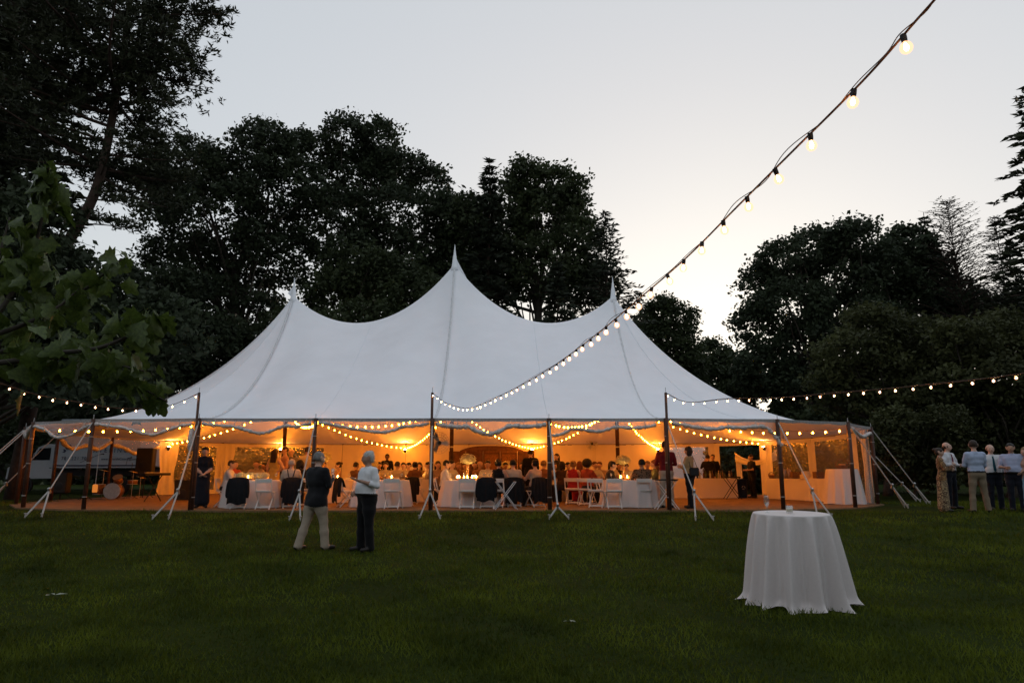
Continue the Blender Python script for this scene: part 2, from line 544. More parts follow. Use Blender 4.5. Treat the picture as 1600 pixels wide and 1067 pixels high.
GT = 'trees standing behind the tent'
broad_tree('oak_tree', 'dark round-topped oak tree behind the left peak of the tent', 'tree', 44, 380,
           [(290, 262, 58, 50), (250, 300, 40, 60), (350, 265, 50, 40), (420, 235, 62, 40), (405, 215, 40, 26), (440, 300, 80, 60), (330, 340, 90, 60), (290, 420, 80, 60), (420, 400, 80, 60), (350, 480, 110, 50)],
           M_leaf_oak, 34000, thin=0.22, group=GT, trunk_r=0.42)
broad_tree('oak_tree', 'tallest dark oak tree with sky gaps behind the middle peak', 'tree', 47, 555,
           [(545, 215, 45, 34), (590, 222, 45, 36), (490, 235, 42, 34), (620, 275, 60, 40), (670, 290, 36, 34), (560, 280, 80, 55), (640, 340, 80, 50), (520, 350, 80, 60), (705, 345, 36, 50), (720, 400, 40, 60), (600, 420, 110, 60), (690, 420, 50, 60)],
           M_leaf_oak, 36000, thin=0.25, group=GT, trunk_r=0.45)
broad_tree('understory_tree', 'low leafy tree just behind the tent between left and middle peak', 'tree', 39, 610,
           [(560, 425, 60, 40), (610, 440, 60, 45), (520, 470, 60, 45), (650, 470, 60, 40), (590, 520, 100, 50), (470, 520, 70, 40)],
           M_leaf_oak2, 16000, leaf=0.24, group=GT, trunk_r=0.2, limbs=20)
conifer('spruce_tree', 'pointed dark spruce rising left of the middle maple behind tent', 'tree', 765, 246, 43, 0.08, 4.0, 44, M_needle, 1.0, 0.30, 0.24, 34, group=GT, trunk_r=0.28)
broad_tree('maple_tree', 'tall maple with stepped right outline behind the right tent saddle', 'tree', 46, 840,
           [(835, 285, 34, 34), (815, 268, 26, 22), (880, 290, 38, 36), (895, 330, 30, 40), (850, 340, 60, 50), (800, 330, 46, 60), (905, 385, 40, 50), (850, 420, 75, 55), (930, 440, 40, 40), (740, 360, 40, 60), (735, 450, 50, 60), (780, 420, 60, 60), (910, 450, 40, 40)],
           M_leaf_oak2, 30000, thin=0.18, group=GT, trunk_r=0.36)
conifer('larch_tree', 'thin see-through larch beside the right peak of the tent', 'tree', 945, 328, 43, 0.10, 4.6, 52, M_needle, 0.95, 0.15, 0.17, 24, group=GT, trunk_r=0.2, up=0.12, shape=0.7)
conifer('hemlock_tree', 'dark hemlock filling the gap behind the right tent saddle', 'tree', 870, 405, 40, 0.05, 3.6, 36, M_needle, 1.0, 0.25, 0.24, 32, group=GT, trunk_r=0.2)
broad_tree('birch_tree', 'small broadleaf tree right of the right tent peak against bright sky', 'tree', 50, 1040,
           [(1030, 490, 28, 28), (1062, 500, 26, 28), (1010, 530, 40, 34), (1050, 545, 40, 40), (1000, 590, 60, 40), (1075, 580, 30, 36)],
           M_leaf_oak2, 14000, thin=0.25, group=GT, trunk_r=0.18, leaf=0.26)
broad_tree('far_tree', 'low distant tree closing the bright gap right of tent', 'tree', 58, 1115,
           [(1110, 560, 34, 28), (1140, 575, 30, 30), (1085, 580, 30, 28), (1120, 610, 50, 40), (1165, 610, 40, 40)],
           M_leaf_oak2, 12000, thin=0.12, group=GT, trunk_r=0.18, leaf=0.30)
GR = 'trees standing along the right edge of the lawn'
broad_tree('oak_tree', 'broad oak full of sky holes right of the bright gap', 'tree', 42, 1290,
           [(1330, 375, 44, 32), (1280, 385, 40, 30), (1230, 410, 44, 36), (1190, 450, 34, 40), (1370, 410, 30, 40), (1310, 440, 70, 50), (1240, 480, 60, 40), (1180, 510, 36, 34), (1330, 500, 60, 46), (1260, 540, 80, 36), (1190, 580, 50, 40), (1260, 600, 80, 40)],
           M_leaf_oak, 34000, thin=0.42, group=GR, trunk_r=0.36, limbs=52, leaf=0.25)
broad_tree('maple_tree', 'dark rounded tree behind the bare larches on the right', 'tree', 44, 1420,
           [(1420, 385, 34, 32), (1400, 430, 44, 40), (1450, 430, 40, 40), (1430, 480, 70, 44), (1500, 480, 50, 40), (1560, 500, 60, 40), (1480, 540, 90, 40)],
           M_leaf_oak, 22000, thin=0.15, group=GR, trunk_r=0.3)
conifer('spruce_tree', 'small spruce tip poking up beside the bare larch on right', 'tree', 1443, 332, 43, 0.35, 2.6, 26, M_needle, 0.9, 0.15, 0.2, 20, group=GR, trunk_r=0.16)
conifer('bare_larch_tree', 'nearly leafless larch with fine upswept branches on the right skyline', 'tree', 1478, 314, 42, 0.50, 3.4, 60, M_needle, 0.85, 0.05, 0.09, 12, group=GR, trunk_r=0.17, up=0.45, shape=0.45, lean=-0.03)
conifer('bare_larch_tree', 'bare thin spire tree between larch and right edge pine', 'tree', 1554, 338, 42, 0.4, 2.6, 44, M_needle, 0.85, 0.05, 0.10, 14, group=GR, trunk_r=0.15, up=0.25, shape=0.5)
conifer('spruce_tree', 'slim dark spruce in front of the bare spire tree right', 'tree', 1578, 372, 40, 0.3, 2.4, 30, M_needle, 0.9, 0.2, 0.2, 22, group=GR, trunk_r=0.18)
conifer('pine_tree', 'tall pine cut off by the right edge of the picture', 'tree', 1622, 110, 33, 0.30, 4.2, 40, M_needle_pine, 0.9, 0.12, 0.22, 30, group=GR, trunk_r=0.26, shape=0.6)
broad_tree('dogwood_tree', 'low spreading olive-green tree over the right string of lights', 'tree', 31, 1380,
           [(1360, 500, 50, 24), (1330, 545, 60, 28), (1420, 525, 60, 30), (1310, 590, 50, 26), (1390, 590, 80, 34), (1480, 560, 60, 36), (1340, 630, 70, 30), (1440, 630, 80, 40)],
           M_leaf_olive, 24000, leaf=0.20, group=GR, trunk_r=0.18, clump=0.6)
broad_tree('dogwood_tree', 'dark spreading tree at the right edge behind the standing guests', 'tree', 29, 1570,
           [(1520, 530, 60, 34), (1580, 520, 50, 36), (1620, 560, 50, 50), (1550, 590, 80, 40), (1500, 630, 60, 40), (1600, 650, 70, 50), (1520, 690, 80, 50)],
           M_leaf_olive, 24000, leaf=0.20, group=GR, trunk_r=0.18, clump=0.6)
broad_tree('leafy_shrub', 'tall leafy shrub between the tent end and the standing guests', 'shrub', 27, 1420,
           [(1400, 665, 34, 28), (1440, 680, 34, 30), (1385, 710, 28, 34), (1430, 730, 40, 34), (1470, 720, 34, 40), (1480, 665, 30, 30)],
           M_leaf_olive, 12000, leaf=0.16, group=GR, trunk_r=0.07, clump=0.45, limbs=20)
GL = 'trees standing left of and behind the tent'
broad_tree('beech_tree', 'dark broad tree filling the left edge above the truck', 'tree', 24.5, -60,
           [(40, 340, 70, 60), (100, 430, 50, 50), (20, 430, 80, 70), (110, 480, 70, 60), (180, 460, 46, 46), (60, 540, 90, 60), (180, 540, 80, 60), (250, 520, 60, 60), (-60, 400, 80, 90), (-40, 540, 80, 80), (150, 610, 100, 40)],
           M_leaf_oak, 30000, thin=0.05, group=GL, trunk_r=0.34)
broad_tree('beech_tree', 'dark leafy tree behind the left slope of the tent', 'tree', 40, 290,
           [(260, 470, 60, 50), (330, 540, 80, 50), (240, 560, 70, 50), (400, 560, 80, 40), (300, 610, 90, 40)],
           M_leaf_oak, 18000, thin=0.05, group=GL, trunk_r=0.25)

# the wood behind everything reads as one dark mass
def woodland():
    n = 62000
    x = (rng.random(n) * 2 - 1) * 75
    hh = 9.5 + 3.0 * np.sin(x * 0.23) + 1.6 * np.sin(x * 0.71 + 1)
    hh = np.where((x > 11) & (x < 24), np.minimum(hh, 8.2), hh)
    z = rng.random(n) ** 0.8 * hh
    y = 60 + 3 * rng.random(n) + 4 * np.abs(np.sin(x * 0.15))
    C = np.stack([x, y, z], -1)
    a = unit(n); b = np.cross(a, unit(n)); b /= np.linalg.norm(b, axis=1, keepdims=True) + 1e-6
    sz = 0.40 * (0.7 + 0.8 * rng.random((n, 1)))
    # unseen ring of the same wood, added to block low sky light behind the camera
    n2 = 24000
    u = rng.random(n2) * 190
    zz = rng.random(n2) ** 0.85 * (10.5 + 2.0 * np.sin(u * 0.31))
    w = 4 * rng.random(n2)
    x2 = np.where(u < 60, -40 - w, np.where(u < 130, -40 + (u - 60) * 82 / 70, 42 + w))
    y2 = np.where(u < 60, 42 - u, np.where(u < 130, -17 - w, -18 + (u - 130)))
    C2 = np.stack([x2, y2, zz], -1)
    a2 = unit(n2); b2 = np.cross(a2, unit(n2)); b2 /= np.linalg.norm(b2, axis=1, keepdims=True) + 1e-6
    s2 = 0.50 * (0.7 + 0.8 * rng.random((n2, 1)))
    C = np.concatenate([C, C2]); a = np.concatenate([a, a2]); b = np.concatenate([b, b2]); sz = np.concatenate([sz, s2])
    V, F = diamonds(C, a * sz, b * sz * .7)
    return np_mesh('woodland', V, F)
tag(link('woodland', woodland(), M_leaf_oak), 'dark mass of distant woodland behind the tent and trees, plus unseen ring added to dim the lawn', 'woodland', kind='stuff')

# side woods: what closes the lawn left and right at eye level
for k, (px, Y, lob, lab) in enumerate([
    (20, 41, [(-40, 690, 90, 60), (40, 680, 80, 60), (-120, 660, 90, 80)], 'dark bush at far left behind the catering truck'),
    (180, 43, [(150, 690, 80, 55), (240, 700, 70, 50), (200, 650, 80, 40)], 'dark bush behind the catering truck and band corner'),
    (380, 41, [(340, 690, 70, 55), (420, 700, 70, 50), (470, 690, 60, 50)], 'dark bush seen through the left clear window panels'),
    (1130, 43, [(1090, 700, 60, 50), (1170, 700, 60, 55), (1230, 690, 60, 55)], 'dark bush seen through the right clear window panels'),
    (1330, 37, [(1290, 690, 60, 50), (1340, 700, 60, 50), (1390, 690, 60, 60)], 'dark bush just behind the right end of tent'),
    (1175, 36.2, [(1150, 735, 30, 30), (1185, 728, 34, 40), (1200, 745, 26, 26)], 'low green bush close behind the open bay'),
    (1600, 33, [(1560, 715, 60, 40), (1640, 700, 70, 50), (1500, 725, 50, 30)], 'dark bush behind the guests at right edge')]):
    broad_tree('bush', lab, 'bush', Y, px, lob, M_leaf_oak2, 9500, leaf=0.26, trunk_r=0.08, clump=0.7, limbs=14, group='bushes along the wood edge')

# the big white pine at the left: long level branches with tufts of needles
def white_pine():
    Y = 27.0
    axis_px = [(20, 760), (80, 480), (96, 400), (140, 320), (160, 260), (180, 160), (188, 110), (200, 20), (205, -90), (210, -200)]
    pts = [P(a, b, Y) for a, b in axis_px]
    base = Vector((pts[0].x, Y, -0.05)); pts[0] = Vector((base.x, Y, -0.05))
    root = empty('white_pine_tree', base)
    ax = spline(pts, 5)
    mb = MB()
    mb.tube([p - base for p in ax], [0.27 - 0.21 * i / (len(ax) - 1) for i in range(len(ax))], 8)
    PTS = []; DIR = []
    def branch(o, d, ln, dense=1.0, rise=0.18):
        ps = []
        side = Vector((-d.y, d.x, 0)).normalized()
        w = rng.normal() * .12
        for j in range(8):
            u = j / 7
            ps.append(o + d * ln * u + side * (w * ln * u * u) + Vector((0, 0, ln * (rise * u * u - 0.05 * u))))
        mb.tube([p - base for p in ps], [max(.012, .07 * (ln / 5) * (1 - .85 * j / 7)) for j in range(8)], 5, cap=False)
        m = int(ln * 10 * dense)
        for _ in range(m):
            u = 0.22 + 0.78 * rng.random()
            q = ps[min(7, int(u * 7))].lerp(ps[min(7, int(u * 7) + 1)], u * 7 % 1)
            sd = rng.normal() * (0.32 + 0.14 * ln * (1 - abs(u - .6)))
            c = q + side * sd + Vector((rng.normal() * .15, rng.normal() * .15, 0.05 + abs(rng.normal()) * .16))
            k = 13
            dv = unit(k) * np.array([1, 1, .6]) + np.array([d.x, d.y, .55]) * .5
            dv /= np.linalg.norm(dv, axis=1, keepdims=True)
            PTS.append(np.array(c) + dv * .14 + rng.normal(size=(k, 3)) * .07); DIR.append(dv)
    # branches seen against the sky, then the rest of the whorls
    for (px, py, tx, ty, dn) in [(200, 10, 350, 30, 1.5), (197, 60, 300, 78, 1.5), (195, 30, 340, 5, 1.5), (192, 90, 285, 105, 1.3), (186, 150, 258, 130, 1.2), (184, 165, 255, 155, .35), (180, 180, 238, 176, 1.2), (176, 215, 246, 216, 1.3), (168, 240, 232, 240, 1.2), (160, 265, 228, 268, 1.2), (150, 300, 225, 290, 1.0), (145, 312, 205, 335, 1.2), (200, -30, 345, -20, 1.6), (200, -10, 330, -50, 1.5), (130, 350, 215, 360, 1.2)]:
        o = P(px, py, Y); t = P(tx, ty, Y + rng.normal() * 1.0); d = (t - o); ln = d.length; d.z *= .3
        d.normalize(); branch(o, d, ln, dn, rise=max(-.1, min(.25, (t.z - o.z) / ln)))
    for i in range(96):
        t = 0.42 + 0.57 * rng.random()
        o = ax[int(t * (len(ax) - 1))]
        a = rng.random() * 6.283
        d = Vector((math.cos(a), math.sin(a), 0))
        ln = (2.0 + 3.4 * rng.random()) * (0.75 if d.x > .35 else 1.35)
        branch(o, d, ln, 1.1)
    mb.build('trunk', M_bark_pine, root, True)
    C = np.concatenate(PTS) - np.array(base); A = np.concatenate(DIR); n = len(C)
    sz = 0.12 * (0.7 + 0.7 * rng.random((n, 1)))
    b = np.cross(A, unit(n)); b /= np.linalg.norm(b, axis=1, keepdims=True) + 1e-6
    V, F = diamonds(C, A * sz, b * sz * .29)
    link('crown', np_mesh('crown', V, F), M_needle_pine, root)
    tag(root, 'tall white pine with level branches filling the upper left', 'tree', GL)
white_pine()
conifer('pine_tree', 'dark pine at the far left edge behind the white pine', 'tree', 10, -260, 30, 0.2, 6.2, 46, M_needle_pine, 1.0, 0.12, 0.26, 40, group=GL, trunk_r=0.36, shape=0.5)
conifer('pine_tree', 'second dark pine left of the white pine, leaving the frame', 'tree', 70, -160, 34, 0.2, 5.0, 44, M_needle_pine, 1.0, 0.12, 0.26, 40, group=GL, trunk_r=0.34, shape=0.5)
# ================================================================== THE SAILCLOTH TENT
YF, YC, YB = 18.5, 26.5, 34.5
ZE = 2.43
PKX = [-8.75, -2.32, 4.05]
PKZ = [P(463, 462, YC).z, P(712, 412, YC).z, P(957, 462, YC).z]
_front = [(-8.45, YF), (-5.3, YF), (-2.15, YF), (1.0, YF), (4.15, YF)]
_right = [(7.28, 18.8), (9.75, 19.9), (11.5, 22.0), (12.3, 24.8), (12.3, 28.2), (11.5, 31.0), (9.75, 33.1), (7.28, 34.2)]
_back = [(4.15, YB), (1.0, YB), (-2.15, YB), (-5.3, YB), (-8.45, YB)]
_left = [(-8.45 - (x - 4.15) * 0.97, y) for x, y in reversed(_right)]
POST = [Vector((x, y, 0)) for x, y in _front + _right + _back + _left]
RIDX = [PKX[0], (PKX[0] + PKX[1]) / 2, PKX[1], (PKX[1] + PKX[2]) / 2, PKX[2]] + [PKX[2]] * 8 + [PKX[2], (PKX[1] + PKX[2]) / 2, PKX[1], (PKX[0] + PKX[1]) / 2, PKX[0]] + [PKX[0]] * 8
NP = len(POST)

def ridge_z(x):
    if x <= PKX[0]: return PKZ[0]
    if x >= PKX[2]: return PKZ[2]
    i = 0 if x < PKX[1] else 1
    t = (x - PKX[i]) / (PKX[i + 1] - PKX[i])
    za, zb = PKZ[i], PKZ[i + 1]
    cusp = 0.18 * (math.exp(-t * 9) + math.exp(-(1 - t) * 9))
    return za + (zb - za) * t - 1.62 * 4 * t * (1 - t) * (1.0) - 0.10 + cusp * 0.55

def canopy_pt(st, t):
    """st: station along the ring of posts (0..NP), t: 0 ridge .. 1 eave"""
    i = int(st) % NP; f = st - int(st); j = (i + 1) % NP
    rx = RIDX[i] * (1 - f) + RIDX[j] * f
    e = POST[i].lerp(POST[j], f)
    rd = Vector((rx, YC, 0))
    inn = (rd - e); inn.normalize()
    e = e + inn * (0.10 * 4 * f * (1 - f))
    d = min(abs(rx - q) for q in PKX)
    w = math.exp(-(d / 1.1) ** 2)
    end = (i >= 4 and i <= 12) or i >= 17
    p = 1.28 + (0.72 if end else 0.52) * w
    g = 0.90 * (1 - t) ** p + 0.10 * (1 - t) ** 7 * w + 0.10 * (1 - w) * (1 - t) ** 1.3
    if w < 1: g = g / (0.90 + 0.10 * w + 0.10 * (1 - w))
    z = ZE + (ridge_z(rx) - ZE) * g
    # cloth drawn slightly down along the pole lines, fuller between
    z += -0.06 * math.sin(math.pi * t) * (0.5 + 0.5 * math.cos(2 * math.pi * f)) * (0.4 if end else 0.6)
    # tension creases fanning up from the pole heads
    df = min(f, 1 - f)
    z += 0.012 * math.sin(df * 70) * math.exp(-df * 9) * max(0, (t - .55) / .45) ** 1.5 * min(1, (1.001 - t) * 8)
    q = rd.lerp(e, t)
    return Vector((q.x, q.y, z))

TB = Vector((-2.15, YC, 0))
tent = empty('sailcloth_tent', TB)
tag(tent, 'large white sailcloth tent with three peaks glowing warm inside', 'tent')

def tbuild(mb, name, m, smooth=False, parent=None):
    """link a tent part: the mesh is given in world space, the tent's base is its origin"""
    mb.v = [(v[0] - TB.x, v[1] - TB.y, v[2] - TB.z) for v in mb.v]
    return mb.build(name, m, parent or tent, smooth)

def make_canopy():
    nt = 34; sub = 22; mb = MB()
    n = NP * sub
    ts = [(k / nt) ** 1.25 for k in range(nt + 1)]
    vs = [canopy_pt(s / sub, t) for s in range(n) for t in ts]
    fs = []
    for s in range(n):
        s2 = (s + 1) % n
        for k in range(nt):
            fs.append((s * (nt + 1) + k, s * (nt + 1) + k + 1, s2 * (nt + 1) + k + 1, s2 * (nt + 1) + k))
    mb.add(vs, fs)
    return tbuild(mb, 'canopy', M_canvas, True)
canopy = make_canopy()

# laced seams from the peaks down to the poles, and welded panel seams
def ribbon(pts, w, lift, ruffle=0.0, seed=0):
    mb = MB(); vs = []; n = len(pts)
    for i, p in enumerate(pts):
        d = (pts[min(i + 1, n - 1)] - pts[max(i - 1, 0)]).normalized()
        sd = Vector((1, 0, 0)) - d * d.x
        if sd.length < .05: sd = Vector((0, 1, 0)) - d * d.y
        sd.normalize(); nm = d.cross(sd); nm.normalize()
        if nm.z < 0: nm = -nm
        r = ruffle * math.sin(i * 1.9 + seed) + ruffle * .7 * math.sin(i * 3.7 + seed * 2)
        ww = w * (1 + 8 * abs(r))
        vs += [p + nm * lift - sd * ww * (1 + r * 6), p + nm * (lift + .012 + abs(r)), p + nm * lift + sd * ww * (1 - r * 6)]
    fs = []
    for i in range(n - 1):
        fs += [(i * 3, i * 3 + 1, i * 3 + 4, i * 3 + 3), (i * 3 + 1, i * 3 + 2, i * 3 + 5, i * 3 + 4)]
    return mb.add(vs, fs)
for i in (0, 2, 4):
    pts = [canopy_pt(i, 0.01 + 0.985 * k / 110) for k in range(111)]
    tbuild(ribbon(pts, 0.032, 0.012, 0.018, i), 'laced_seam', M_canvas_seam)
for st in (1.0, 3.0, 5.0, 25.0):
    pts = [canopy_pt(st, 0.03 + 0.96 * k / 40) for k in range(41)]
    tbuild(ribbon(pts, 0.012, 0.004), 'welded_seam', M_canvas)

# peak sleeves and pennants
for k, (x, z) in enumerate(zip(PKX, PKZ)):
    tip = [P(463, 434, YC).z, P(713, 382, YC).z, P(956, 433, YC).z][k]
    h = tip - z
    mb = MB()
    prof = [(0.17, -0.30), (0.12, -0.12), (0.095, 0.02), (0.085, h * .18), (0.075, h * .32), (0.05, h * .5), (0.026, h * .75), (0.006, h)]
    mb.lathe(prof, 12, (x, YC, z))
    tbuild(mb, 'peak_sleeve', M_canvas, True)
    mb = MB()
    s = -1 if k == 0 else 1
    if k != 2:
        a = Vector((x, YC - .02, z + h * .55)); 
        fl = [a, Vector((x + s * (.22 if k == 0 else .12), YC - .05, z + h * .12)), Vector((x + s * (.05 if k == 0 else .50), YC, z - (0.1 if k == 0 else .62))), Vector((x, YC, z - .05))]
        mb.add(fl + [v + Vector((0, .03, 0)) for v in fl], [(0, 1, 2, 3), (7, 6, 5, 4), (0, 4, 5, 1), (1, 5, 6, 2), (2, 6, 7, 3), (3, 7, 4, 0)])
        tbuild(mb, 'pennant', M_canvas)
    mb = MB(); mb.tube([(x, YC, 0.02), (x, YC, z + 0.05)], 0.075, 12); tbuild(mb, 'centre_pole', M_wood, True)
    mb = MB(); mb.tube([(x, YC, 1.95), (x, YC, 2.0)], 0.079, 12); tbuild(mb, 'pole_tie', M_web, True)
    mb = MB(); mb.box((x, YC, 0.045), (.4, .4, .03)); tbuild(mb, 'base_plate', M_steel)

# eave band, poles, pins
M_band = mat('eave_webbing', (0.30, 0.28, 0.27), 0.8, 0.3, 20, 0.2, 60)
for i in range(NP):
    mb = MB(); vs = []
    n = 9
    for k in range(n):
        p = canopy_pt(i + k / (n - 1) * 0.9999, 1.0)
        o = (p - Vector((-2.15, YC, p.z))); o.normalize()
        q = p + o * 0.006
        vs += [q + Vector((0, 0, .012)), q - Vector((0, 0, .075 + .012 * math.sin(k * 2.1 + i)))]
    mb.add(vs, [(2 * k, 2 * k + 2, 2 * k + 3, 2 * k + 1) for k in range(n - 1)])
    tbuild(mb, 'eave_band', M_band)
for i, p in enumerate(POST):
    tall = i in (0, 2, 4)
    o = (p - Vector((max(-8.45, min(4.15, p.x)), YC, 0))).normalized()
    lean = o * (0.05 if i != 0 else 0.0)
    if i == 0: lean = Vector((-0.10, 0, 0))
    mb = MB(); mb.tube([p - lean * .2 + Vector((0, 0, -.02)), p + Vector((0, 0, ZE + .01))] if i else [p + Vector((0.0, 0, -.02)), p + Vector((0.0, 0, ZE + .01))], 0.058, 10)
    tbuild(mb, 'side_pole', M_wood, True)
    mb = MB(); mb.tube([p + Vector((0, 0, ZE - .02)), p + Vector((0, 0, ZE + .13))], 0.009, 6); tbuild(mb, 'pole_pin', M_steel)
    for zt in (0.35, 1.25, 1.95):
        if i < 8 or i > 23:
            mb = MB(); mb.tube([p + Vector((0, 0, zt)), p + Vector((0, 0, zt + .02))], 0.062, 10); tbuild(mb, 'pole_tie', M_web)
    if tall:
        q = p + o * .13
        mb = MB(); mb.tube([q + Vector((0, 0, .02)), q + Vector((0, 0, 3.12))], 0.036, 8); tbuild(mb, 'light_mast', M_wood, True)
        mb = MB(); mb.tube([q + Vector((0, 0, 3.12)), q + Vector((0, 0, 3.26))], 0.008, 6); tbuild(mb, 'mast_pin', M_steel)

# storm guys: webbing strap to a ratchet, then two straps to the stakes
def stake_pos(i):
    p = POST[i]
    if i == 0: return Vector((-8.06, 16.6, 0)), Vector((1, 0, 0))
    if i in (1, 2, 3, 4): return Vector((p.x + [0, .15, .2, .1, .38][i], 16.6, 0)), Vector((1, 0, 0))
    if i == 5: return Vector((7.55, 17.0, 0)), Vector((1, 0, 0))
    if i == 25: return Vector((-11.5, 16.9, 0)), Vector((1, 0, 0))
    if i == 6: return Vector((11.35, 20.2, 0)), Vector((.3, 1, 0)).normalized()
    if i == 7: return Vector((13.3, 22.4, 0)), Vector((.3, 1, 0)).normalized()
    c = Vector((max(-8.45, min(4.15, p.x)), YC, 0))
    o = (p - c).normalized()
    return p + o * 1.9, Vector((-o.y, o.x, 0))
for i in list(range(0, 9)) + [22, 23, 24, 25]:
    p = POST[i] + Vector((0, 0, ZE - .03)); s, tg = stake_pos(i)
    s.z = float(gz(s.x, s.y))
    sp = p.lerp(s, 0.76 if i != 3 else 0.9); sp.z += .04
    mb = MB(); mb.tube([p, sp], 0.017 if i not in (0, 2, 3) else .022, 5); g = tbuild(mb, 'guy_strap', M_web)
    mb = MB(); mb.box(sp, (.06, .07, .16), Matrix.Rotation(.5, 3, 'X'), .012); tbuild(mb, 'ratchet', M_steel, parent=None)
    wd = {0: (.42, -.04), 1: (.10, .16), 2: (.24, .26), 3: (.22, .24), 4: (.20, .22), 5: (.16, .18)}.get(i, (.2, .2))
    for sg, ww in ((-1, wd[0]), (1, wd[1])):
        e = s + tg * (sg * ww); e.z = float(gz(e.x, e.y))
        mb = MB(); mb.tube([sp, e + Vector((0, 0, .03))], 0.022, 5); tbuild(mb, 'lower_strap', M_web)
        mb = MB(); mb.tube([e + Vector((0, 0, -.1)), e + Vector((0, 0, .10))], .013, 6); mb.lathe([(.032, .10), (.032, .118), (.0, .12)], 8, e); tbuild(mb, 'stake', M_web)

# ------------------------------------------------------------------ floor under the tent
M_floor = mat('tan_floor_matting', (0.19, 0.115, 0.06), 0.85, 0.30, 2.2, 0.3, 30, spec=0.2)
mb = MB()
ring = []
for p in POST:
    c = Vector((max(-8.45, min(4.15, p.x)), YC, 0)); o = (p - c).normalized()
    ring.append(p + o * 0.16)
n = len(ring)
mb.add([(v.x, v.y, 0.035) for v in ring] + [(v.x, v.y, -0.05) for v in ring], [tuple(range(n))] + [(k, (k + 1) % n, (k + 1) % n + n, k + n)[::-1] for k in range(n)])
tag(mb.build('floor', M_floor), 'tan matting floor laid under the tent', kind='structure')
FZ = 0.035

# ------------------------------------------------------------------ side walls
def wall_frame(i):
    a, b = POST[i], POST[(i + 1) % NP]
    t = (b - a); L = t.length; t.normalize()
    nin = Vector((-t.y, t.x, 0))
    if nin.dot(Vector((-2.15, YC, 0)) - a) < 0: nin = -nin
    return a, t, nin, L

def cloth_sheet(i, u0, u1, z0, z1, name, m, folds=0.03, nu=24, nz=10, off=0.0, seed=0, gather=0.0, depth=.09):
    a, t, nin, L = wall_frame(i); mb = MB(); vs = []
    for k in range(nz + 1):
        z = z1 + (z0 - z1) * k / nz
        for q in range(nu + 1):
            f = q / nu; u = u0 + (u1 - u0) * f
            if gather:       # drawn together at mid height
                g = gather * math.exp(-((z - 0.95) / .55) ** 2)
                u = u0 + (u1 - u0) * (.5 + (f - .5) * (1 - g)) 
            d = folds * (.35 + .65 * k / nz) * (math.sin(q * 1.25 + seed) + .6 * math.sin(q * .57 + seed * 2.3 + k * .12))
            vs.append(a + t * u * L + nin * (depth - off + d) + Vector((0, 0, z)))
    fs = [(k * (nu + 1) + q, k * (nu + 1) + q + 1, (k + 1) * (nu + 1) + q + 1, (k + 1) * (nu + 1) + q) for k in range(nz) for q in range(nu)]
    mb.add(vs, fs)
    return tbuild(mb, name, m, True)

def window_wall(i, left=.10, right=.10, top=.14, bottom=.22):
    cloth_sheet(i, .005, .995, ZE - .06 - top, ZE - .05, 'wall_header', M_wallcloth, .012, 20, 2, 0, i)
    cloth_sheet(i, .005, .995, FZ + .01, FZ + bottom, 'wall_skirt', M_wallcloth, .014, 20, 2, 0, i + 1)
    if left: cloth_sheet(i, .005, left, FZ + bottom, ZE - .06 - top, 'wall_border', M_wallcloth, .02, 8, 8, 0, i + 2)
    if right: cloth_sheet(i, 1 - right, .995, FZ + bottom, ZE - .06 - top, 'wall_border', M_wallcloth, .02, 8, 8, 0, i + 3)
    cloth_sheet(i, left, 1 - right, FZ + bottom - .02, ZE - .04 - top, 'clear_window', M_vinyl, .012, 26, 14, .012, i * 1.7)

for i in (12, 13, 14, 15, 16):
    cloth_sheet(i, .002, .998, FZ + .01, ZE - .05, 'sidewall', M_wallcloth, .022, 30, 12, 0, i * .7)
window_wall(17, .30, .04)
window_wall(18, .04, .10)
window_wall(19, .12, .10)
window_wall(11, .12, .10)
window_wall(9, .08, .12)
window_wall(8, .06, .10)
window_wall(7, .10, .30)
# the open bay beside the bar: border only, with its sheet tied up to one side
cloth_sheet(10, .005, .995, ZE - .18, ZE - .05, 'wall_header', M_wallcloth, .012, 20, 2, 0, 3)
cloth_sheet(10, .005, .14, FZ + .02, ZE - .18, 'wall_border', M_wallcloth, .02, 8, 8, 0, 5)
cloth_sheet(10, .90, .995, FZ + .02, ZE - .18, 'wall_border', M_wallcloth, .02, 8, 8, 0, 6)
def tied_sheet():
    mb = MB(); A = P(1148, 706, 31.8); B = P(1213, 702, 30.8); n = 24; vs = []
    for k in range(n + 1):
        f = k / n
        c = A.lerp(B, f); c.z -= 0.42 * 4 * f * (1 - f) * (1.0)
        w = 0.40 * (1 - .55 * math.sin(math.pi * f)) + .04
        for q in range(7):
            g = q / 6
            vs.append(c + Vector((0, .05 * math.sin(q * 2.2 + k * .4), -w * g)))
    fs = [(k * 7 + q, (k + 1) * 7 + q, (k + 1) * 7 + q + 1, k * 7 + q + 1) for k in range(n) for q in range(6)]
    mb.add(vs, fs); tbuild(mb, 'tied_sheet', M_wallcloth, True)
    mb = MB(); vs = []
    for k in range(13):
        z = A.z - .2 - (A.z - .65) * k / 12
        for q in range(6): vs.append(Vector((A.x + .02 + .05 * q + .02 * k / 12, A.y + .03 * math.sin(q * 2.4), z)))
    mb.add(vs, [(k * 6 + q, (k + 1) * 6 + q, (k + 1) * 6 + q + 1, k * 6 + q + 1) for k in range(12) for q in range(5)])
    tbuild(mb, 'tied_sheet', M_wallcloth, True)
tied_sheet()
